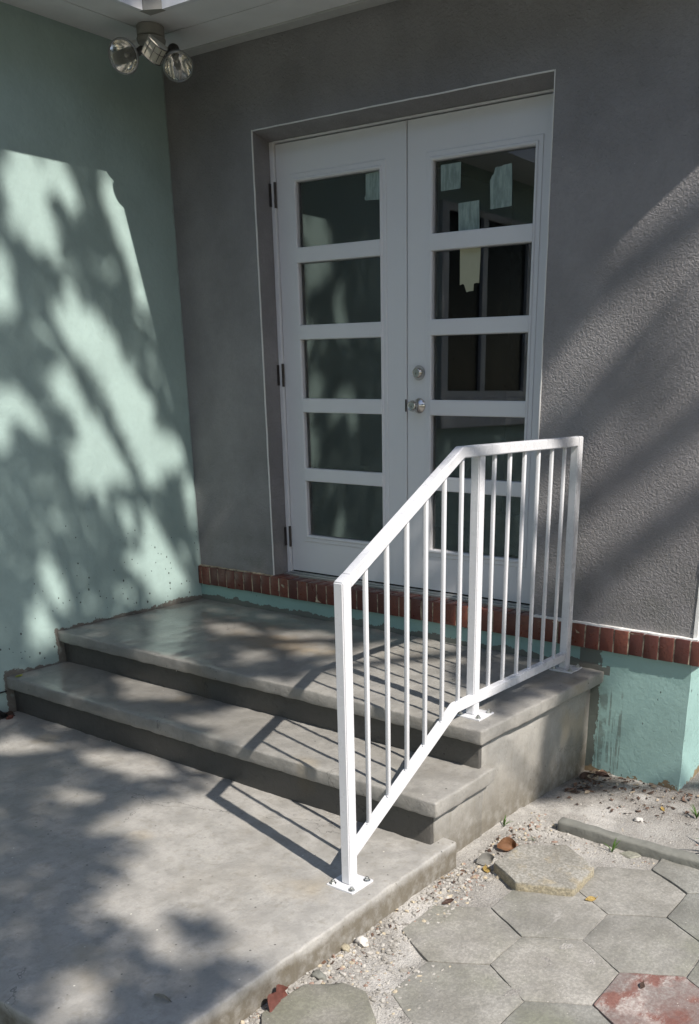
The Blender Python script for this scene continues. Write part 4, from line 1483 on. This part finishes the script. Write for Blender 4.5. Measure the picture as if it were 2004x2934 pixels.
def weed(loc, n, h, label, seed):
    r = random.Random(seed)
    bm = bmesh.new()
    for k in range(n):
        a = r.uniform(0, 6.28); l = h * r.uniform(0.6, 1.2); w = l * r.uniform(0.06, 0.11)
        d = Vector((math.cos(a), math.sin(a), 0)); sd = Vector((-d.y, d.x, 0))
        lean = r.uniform(0.35, 1.0)
        prev = None
        for i in range(6):
            t = i / 5
            c = d * (l * lean * t ** 1.4) + Vector((0, 0, l * (t - 0.45 * lean * t * t)))
            ww = w * math.sin(math.pi * (0.15 + 0.85 * t)) * 0.5 + 0.0004
            cur = (bm.verts.new(c - sd * ww), bm.verts.new(c + sd * ww))
            if prev: bm.faces.new((prev[0], prev[1], cur[1], cur[0]))
            prev = cur
    bmesh.ops.solidify(bm, geom=list(bm.faces), thickness=0.0004)
    o = finish('weed', bm, MT['weed'], None, True, 60)
    o.location = loc
    return tag(o, label, 'weed')


weed((2.985, -0.770, gz(2.985, -0.77)), 7, 0.055, 'green weed sprouting beside the stone shard', 1)
weed((3.130, -0.260, gz(3.13, -0.26)), 9, 0.06, 'bright green weed on the soil at the right edge', 2)
weed((3.300, -0.520, gz(3.3, -0.52)), 10, 0.11, 'taller weed behind the edging stone at the right edge', 3)
weed((2.548, -0.820, gz(2.548, -0.82)), 7, 0.055, 'thin weed growing against the side of the steps', 4)
weed((2.700, -0.860, gz(2.70, -0.86)), 6, 0.028, 'tiny green sprout on the lime dust', 5)

# black ribbed tube cut to a wedge, and a cable on the foot of the wing wall
bm = bmesh.new()
pts = [(0.040, -1.325 - 0.012 * k, -0.352 + 0.034) for k in range(60)]
tube(bm, pts, [0.032 + (0.004 if k % 2 else 0.0) for k in range(60)], 16)
bmesh.ops.bisect_plane(bm, geom=list(bm.verts) + list(bm.edges) + list(bm.faces), plane_co=(0.04, -1.385, -0.318), plane_no=(0, 0.72, 0.70), clear_outer=True)
o = finish('black_tube', bm, MT['black_plastic'], None, True, 50)
tag(o, 'black ribbed tube with slanted end lying at the foot of the green wall', 'pipe')
bm = bmesh.new()
tube(bm, [(0.006, -1.318, -0.236), (0.006, -1.5, -0.241), (0.006, -2.2, -0.25), (0.006, -3.4, -0.25)], [0.0038] * 4, 8)
o = finish('cable', bm, MT['black_plastic'], None, True, 60)
tag(o, 'thin black cable clipped along the green wall', 'cable')
for k, (x, y, l, a) in enumerate(((0.05, -1.345, 0.05, 0.4), (0.085, -1.37, 0.04, 1.6))):
    leaf_obj('dry_leaf', (x, y, -0.351), l, l * 0.6, a, 0.5, 0.5, MT['dry_leaf_red' if k else 'dry_leaf_dark'], ('dark', 'reddish')[k] + ' scrap of leaf by the black ribbed tube')

# ================================================================ SHADE TREE (outside the picture, between the sun and the porch)
GAPS = [
    [(-0.901,1.32),(-0.658,1.365),(-0.579,1.3),(-0.571,1.208),(-0.626,1.19),(-0.689,1.241),(-0.734,1.281),(-0.731,1.208),(-0.726,1.114),(-0.667,1.042),(-0.71,1.017),(-0.793,1.055),(-0.895,1.069),(-0.933,1.125),(-0.926,1.208)],  # WA
    [(-0.44,1.358),(-0.334,1.39),(-0.304,1.367),(-0.244,1.225),(-0.234,1.152),(-0.316,1.142),(-0.362,1.193),(-0.394,1.247),(-0.429,1.273)],  # WB
    [(-0.301,1.104),(-0.22,1.109),(-0.198,1.04),(-0.259,1.01),(-0.305,1.038)],  # WB2
    [(-1.054,0.977),(-0.998,0.981),(-0.953,0.959),(-0.946,0.885),(-0.933,0.839),(-1.093,0.802)],  # WC
    [(-0.771,0.898),(-0.646,0.957),(-0.549,0.92),(-0.442,0.871),(-0.423,0.816),(-0.485,0.744),(-0.554,0.75),(-0.621,0.753),(-0.712,0.757),(-0.757,0.814)],  # WD
    [(-0.755,0.822),(-0.476,0.883),(-0.446,0.791),(-0.3,0.753),(-0.245,0.682),(-0.224,0.601),(-0.126,0.607),(-0.086,0.516),(-0.063,0.485),(-0.147,0.473),(-0.217,0.482),(-0.247,0.405),(-0.318,0.401),(-0.357,0.467),(-0.423,0.517),(-0.48,0.599),(-0.527,0.683),(-0.578,0.734),(-0.632,0.766),(-0.69,0.762),(-0.734,0.786)],  # A1
    [(-0.797,0.715),(-0.725,0.721),(-0.698,0.643),(-0.677,0.604),(-0.575,0.587),(-0.496,0.515),(-0.424,0.462),(-0.429,0.385),(-0.505,0.375),(-0.539,0.366),(-0.592,0.336),(-0.686,0.328),(-0.761,0.363),(-0.787,0.412),(-0.778,0.462),(-0.666,0.506),(-0.622,0.544),(-0.714,0.563),(-0.774,0.587),(-0.805,0.64)],  # A2
    [(-1.156,0.55),(-1.007,0.598),(-0.94,0.549),(-0.891,0.491),(-0.937,0.466),(-1.002,0.505),(-1.053,0.48),(-1.052,0.423),(-1.188,0.405)],  # A3
    [(-0.525,0.307),(-0.45,0.311),(-0.427,0.256),(-0.435,0.206),(-0.516,0.222)],  # A4
    [(-0.368,0.302),(-0.298,0.305),(-0.286,0.222),(-0.197,0.211),(-0.113,0.209),(-0.1,0.106),(-0.082,0.031),(-0.242,-0.022),(-0.371,-0.03),(-0.391,0.061),(-0.492,0.072),(-0.509,0.12),(-0.413,0.139)],  # A5
    [(-0.077,0.458),(-0.017,0.476),(-0.007,0.283),(-0.003,0.241),(-0.049,0.258),(-0.076,0.398)],  # A6
    [(-0.994,0.066),(-0.928,0.073),(-0.89,0.011),(-0.879,-0.088),(-0.915,-0.119),(-0.979,-0.07),(-0.998,0.012)],  # A7
    [(-1.118,-0.126),(-1.018,-0.12),(-0.964,-0.174),(-0.991,-0.235),(-1.107,-0.239)],  # A8
    [(-0.105,-0.689),(0.107,-0.849),(-0.121,-1.102),(-0.266,-1.014),(-0.202,-0.865)],  # L2
    [(-0.479,-0.868),(-0.348,-0.912),(-0.389,-1.039),(-0.526,-0.989)],  # L3
    [(-0.295,-0.447),(-0.158,-0.531),(-0.188,-0.7),(-0.391,-0.623)],  # L1
    [(-0.06,-1.114),(0.228,-1.071),(0.416,-1.185),(0.331,-1.353),(0.189,-1.466),(-0.035,-1.376),(-0.132,-1.269)],  # L4
    [(-0.546,-1.325),(-0.319,-1.337),(-0.289,-1.603),(0.076,-1.706),(-0.362,-2.033),(-0.588,-1.738)],  # L5
    [(-0.861,-0.598),(-0.721,-0.761),(-0.727,-0.904),(-0.865,-0.796)],  # L6
    [(-0.921,-0.752),(-0.755,-0.808),(-0.731,-0.958),(-0.816,-0.992),(-0.968,-0.856)],  # T1
    [(-0.913,-1.134),(-0.771,-1.222),(-0.582,-1.136),(-0.537,-1.366),(-0.259,-2.074),(-0.654,-2.197),(-0.762,-1.877),(-0.875,-1.573),(-0.847,-1.323)],  # T2
    [(-1.483,-0.727),(-1.344,-0.813),(-1.342,-0.925),(-1.44,-0.935),(-1.532,-0.843)],  # S1
    [(-1.209,-0.933),(-1.007,-1.202),(-1.021,-1.393),(-1.153,-1.343),(-1.229,-1.1)],  # S2
    [(-1.454,-1.278),(-1.346,-1.359),(-1.378,-1.438),(-1.48,-1.403)],  # S3
    [(-1.416,-1.548),(-1.262,-1.537),(-0.961,-1.582),(-0.821,-1.548),(-0.676,-1.926),(-0.549,-2.323),(-0.763,-2.382),(-1.019,-2.392),(-1.364,-2.455),(-1.452,-2.451),(-1.498,-2.372),(-1.514,-2.317),(-1.431,-2.338),(-1.452,-2.261),(-1.389,-2.233),(-1.455,-2.209),(-1.516,-2.12),(-1.564,-2.191),(-1.559,-2.227),(-1.629,-2.199),(-1.642,-2.127),(-1.677,-2.088),(-1.684,-2.016),(-1.631,-1.959),(-1.502,-1.884),(-1.393,-1.802),(-1.385,-1.714),(-1.434,-1.661),(-1.466,-1.616)],  # S4
    [(-1.657,-2.213),(-1.581,-2.244),(-1.597,-2.295),(-1.666,-2.283)],  # S5
    [(-2.042,-2.347),(-1.911,-2.215),(-1.852,-2.265),(-1.886,-2.385),(-1.936,-2.414)],  # S6
    [(0.714,-0.605),(0.727,-0.952),(0.701,-0.896),(0.683,-0.858),(0.669,-0.901),(0.651,-0.878),(0.616,-0.849),(0.6,-0.895),(0.58,-0.885),(0.547,-0.849),(0.537,-0.765),(0.57,-0.746),(0.596,-0.73),(0.612,-0.696),(0.629,-0.681),(0.644,-0.621),(0.664,-0.594)],  # B1
    [(0.718,-0.979),(0.722,-1.087),(0.707,-1.057),(0.684,-1.031),(0.674,-0.978),(0.686,-0.938)],  # B2
    [(0.735,-1.353),(0.745,-1.614),(0.674,-1.469),(0.638,-1.411),(0.603,-1.355),(0.599,-1.258),(0.624,-1.209),(0.666,-1.224)],  # B4
    [(0.747,-1.663),(0.76,-2.006),(0.67,-1.754),(0.636,-1.65),(0.648,-1.606),(0.677,-1.572),(0.696,-1.573)],  # B5
    [(-2.865,-2.739),(-2.119,-4.871),(1.319,-4.224),(0.673,-2.376),(0.313,-2.232),(-0.25,-2.247)],  # ground
    [(-0.682,-2.339),(-0.682,-2.17),(-0.343,-1.97),(0.19,-1.869),(0.141,-2.198)],  # side
    [(-1.395,-2.449),(-1.268,-2.22),(-0.59,-2.093),(-0.523,-2.285)],  # slabR
    [(-1.059,-2.286),(-1.059,-1.599),(-0.381,-1.22),(0.123,-1.125),(0.316,-1.279),(0.026,-1.572),(-0.362,-1.917)],  # rail
    [(0.123,-1.125),(0.587,-1.038),(0.587,-1.228),(0.316,-1.279)],  # rail2
    [(0.635,-1.816),(0.727,-1.977),(0.727,-2.439),(0.65,-2.219)],  # green
    [(0.739,-2.45),(3.644,-1.903),(3.644,0.067),(0.739,-0.48)],  # eastwall
]

E_1 = Vector((0, 0, 1)).cross(S).normalized()
E_2 = S.cross(E_1)


def in_poly(a, b, poly):
    c = False
    j = len(poly) - 1
    for i in range(len(poly)):
        xi, yi = poly[i]; xj, yj = poly[j]
        if (yi > b) != (yj > b) and a < (xj - xi) * (b - yi) / (yj - yi) + xi:
            c = not c
        j = i
    return c


BBS = [(min(p[0] for p in q), max(p[0] for p in q), min(p[1] for p in q), max(p[1] for p in q)) for q in GAPS]


def lit(a, b):
    for bb, q in zip(BBS, GAPS):
        if bb[0] <= a <= bb[1] and bb[2] <= b <= bb[3] and in_poly(a, b, q):
            return True
    return False


def core(a, b):
    d = 0.032 if b > -0.3 else 0.012
    return lit(a, b) and lit(a + d, b) and lit(a - d, b) and lit(a, b + d) and lit(a, b - d)


def wide(a, b, d=0.028):
    """the grazing rays along the front wall need a wider opening"""
    d = 0.055
    if not 0.48 < a < 0.80: return False
    return lit(a + d, b) or lit(a - d, b) or lit(a, b + d) or lit(a, b - d)


def build_tree():
    r = random.Random(404)
    base = Vector((9.9, 1.6, -0.47))
    tree = empty('shade_tree', base, 'broad leafy tree right of the porch that throws dappled shade on it', 'tree')
    cen = Vector((7.5, -2.55, 8.1))
    bm = bmesh.new()
    trunk = [base, base + Vector((-0.1, -0.15, 1.4)), base + Vector((-0.15, -0.4, 3.0)), base + Vector((-0.45, -0.9, 4.6)), base + Vector((-0.9, -1.6, 6.4))]
    tube(bm, trunk, [0.26, 0.21, 0.18, 0.15, 0.11], 14)
    top = trunk[-1]; mid = trunk[3]
    limbs = []
    for k in range(11):
        a = 2 * math.pi * k / 11 + r.uniform(-0.2, 0.2)
        end = cen + Vector((math.cos(a) * r.uniform(1.4, 2.6), math.sin(a) * r.uniform(1.2, 2.2), r.uniform(-0.6, 1.2)))
        st = mid if k % 3 == 0 else top
        m1 = st.lerp(end, 0.4) + Vector((0, 0, 0.35)); m2 = st.lerp(end, 0.75) + Vector((r.uniform(-.2, .2), r.uniform(-.2, .2), 0.25))
        pts = [st, m1, m2, end]
        bad = sum(lit(p.dot(E_1), p.dot(E_2)) for p in (m1, m1.lerp(m2, .33), m1.lerp(m2, .66), m2, m2.lerp(end, .5), end))
        if bad > 2: continue
        tube(bm, pts, [0.075, 0.045, 0.025, 0.008], 8)
        limbs.append(pts)
    finish('trunk', bm, MT['bark'], tree, True, 60)
    # leaves: clumped through the crown, gaps where the sun gets through
    verts, faces = [], []
    def leaf(p, s):
        n = Vector((r.gauss(0, 1), r.gauss(0, 1), r.gauss(0.4, 1))).normalized()
        d = n.orthogonal().normalized()
        d = Matrix.Rotation(r.uniform(0, 6.28), 3, n) @ d
        sd = n.cross(d)
        i = len(verts)
        verts.extend([p - d * s, p - d * s * 0.2 + sd * s * 0.42 + n * s * 0.1, p + d * s, p - d * s * 0.2 - sd * s * 0.42 + n * s * 0.1])
        faces.append((i, i + 1, i + 2)); faces.append((i, i + 2, i + 3))
    # crown as seen from the sun: spans (a, b)
    A0, A1, B0, B1 = -3.8, 2.8, -3.75, 2.85
    n = 0
    tries = 0
    while n < 38000 and tries < 200000:
        tries += 1
        a = r.uniform(A0, A1); b = r.uniform(B0, B1)
        ea = (a + 0.5) / 3.3; eb = (b + 0.45) / 3.3
        rr = ea * ea + eb * eb
        if rr > 1.0: continue
        t = 10.6 + r.uniform(-1.0, 1.0) * 1.9 * math.sqrt(max(0.05, 1.0 - rr))
        if r.random() > 0.08 and (core(a, b) or wide(a, b)): continue
        if False and lit(a, b) or lit(a + 0.016, b) or lit(a - 0.016, b) or lit(a, b + 0.016) or lit(a, b - 0.016): continue
        p = E_1 * a + E_2 * b + S * t
        if rr > 0.75 and noise.noise(p * 1.3) < -0.15: continue
        leaf(p, r.uniform(0.045, 0.085)); n += 1
    me = bpy.data.meshes.new('crown')
    me.from_pydata([v - base for v in verts], [], faces)
    me.materials.append(MT['foliage'])
    link(bpy.data.objects.new('crown', me), tree)


build_tree()


# ================================================================ ADDED TREES (unseen behind the camera, put in to block the low sky)
def build_sky_block_trees():
    r = random.Random(9)
    def crown_mesh(seed):
        q = random.Random(seed)
        V, Fc = [], []
        blobs = [(Vector((q.uniform(-1.7, 1.7), q.uniform(-1.7, 1.7), q.uniform(3.0, 6.6))), q.uniform(1.1, 1.9)) for _ in range(14)]
        for k in range(5200):
            c, rad = q.choice(blobs)
            d = Vector((q.gauss(0, 1), q.gauss(0, 1), q.gauss(0, 1))).normalized() * rad * q.uniform(0.6, 1.0)
            p = c + d
            n = (d.normalized() + Vector((q.gauss(0, .6), q.gauss(0, .6), q.gauss(0, .6)))).normalized()
            u = n.orthogonal().normalized(); w = n.cross(u); s = q.uniform(0.09, 0.19)
            i = len(V)
            V.extend([p - u * s, p + w * s * 0.5, p + u * s, p - w * s * 0.5]); Fc.append((i, i + 1, i + 2, i + 3))
        me = bpy.data.meshes.new('crown'); me.from_pydata(V, [], Fc); me.materials.append(MT['foliage'])
        bm = bmesh.new()
        tube(bm, [(0, 0, -0.1), (0.1, 0.05, 1.5), (0.0, 0.1, 3.2), (0.2, 0.0, 5.0)], [0.2, 0.16, 0.13, 0.05], 10)
        for a in (0.3, 2.2, 4.3):
            tube(bm, [(0.03, 0.08, 2.4), (0.8 * math.cos(a), 0.8 * math.sin(a), 3.6), (1.5 * math.cos(a), 1.5 * math.sin(a), 4.8)], [0.09, 0.06, 0.02], 7)
        mt = bpy.data.meshes.new('trunk'); bm.to_mesh(mt); bm.free(); mt.materials.append(MT['bark'])
        return me, mt
    kinds = [crown_mesh(1), crown_mesh(2)]
    spots = [(-3.5, -11.5, 1.15, 'tree added behind the viewer to block low sky, left end of the row'), (1.5, -12.5, 1.2, 'tree added behind the viewer to block low sky, second of the row'),
             (6.2, -11.0, 1.1, 'tree added behind the viewer to block low sky, third of the row'), (10.8, -9.5, 1.15, 'tree added behind the viewer to block low sky, fourth of the row'),
             (14.0, -5.0, 1.05, 'tree added right of the viewer to block low sky, nearest to the row end'), (15.5, 0.5, 1.1, 'tree added right of the house to block low sky, far end of the row')]
    for k, (x, y, s, lab) in enumerate(spots):
        t = empty('sky_block_tree', (x, y, -0.47), lab, 'tree', 'added trees that block low sky')
        t.scale = (s, s, s); t.rotation_euler = (0, 0, r.uniform(0, 6.28))
        me, mt = kinds[k % 2]
        link(bpy.data.objects.new('trunk', mt), t); link(bpy.data.objects.new('crown', me), t)


build_sky_block_trees()
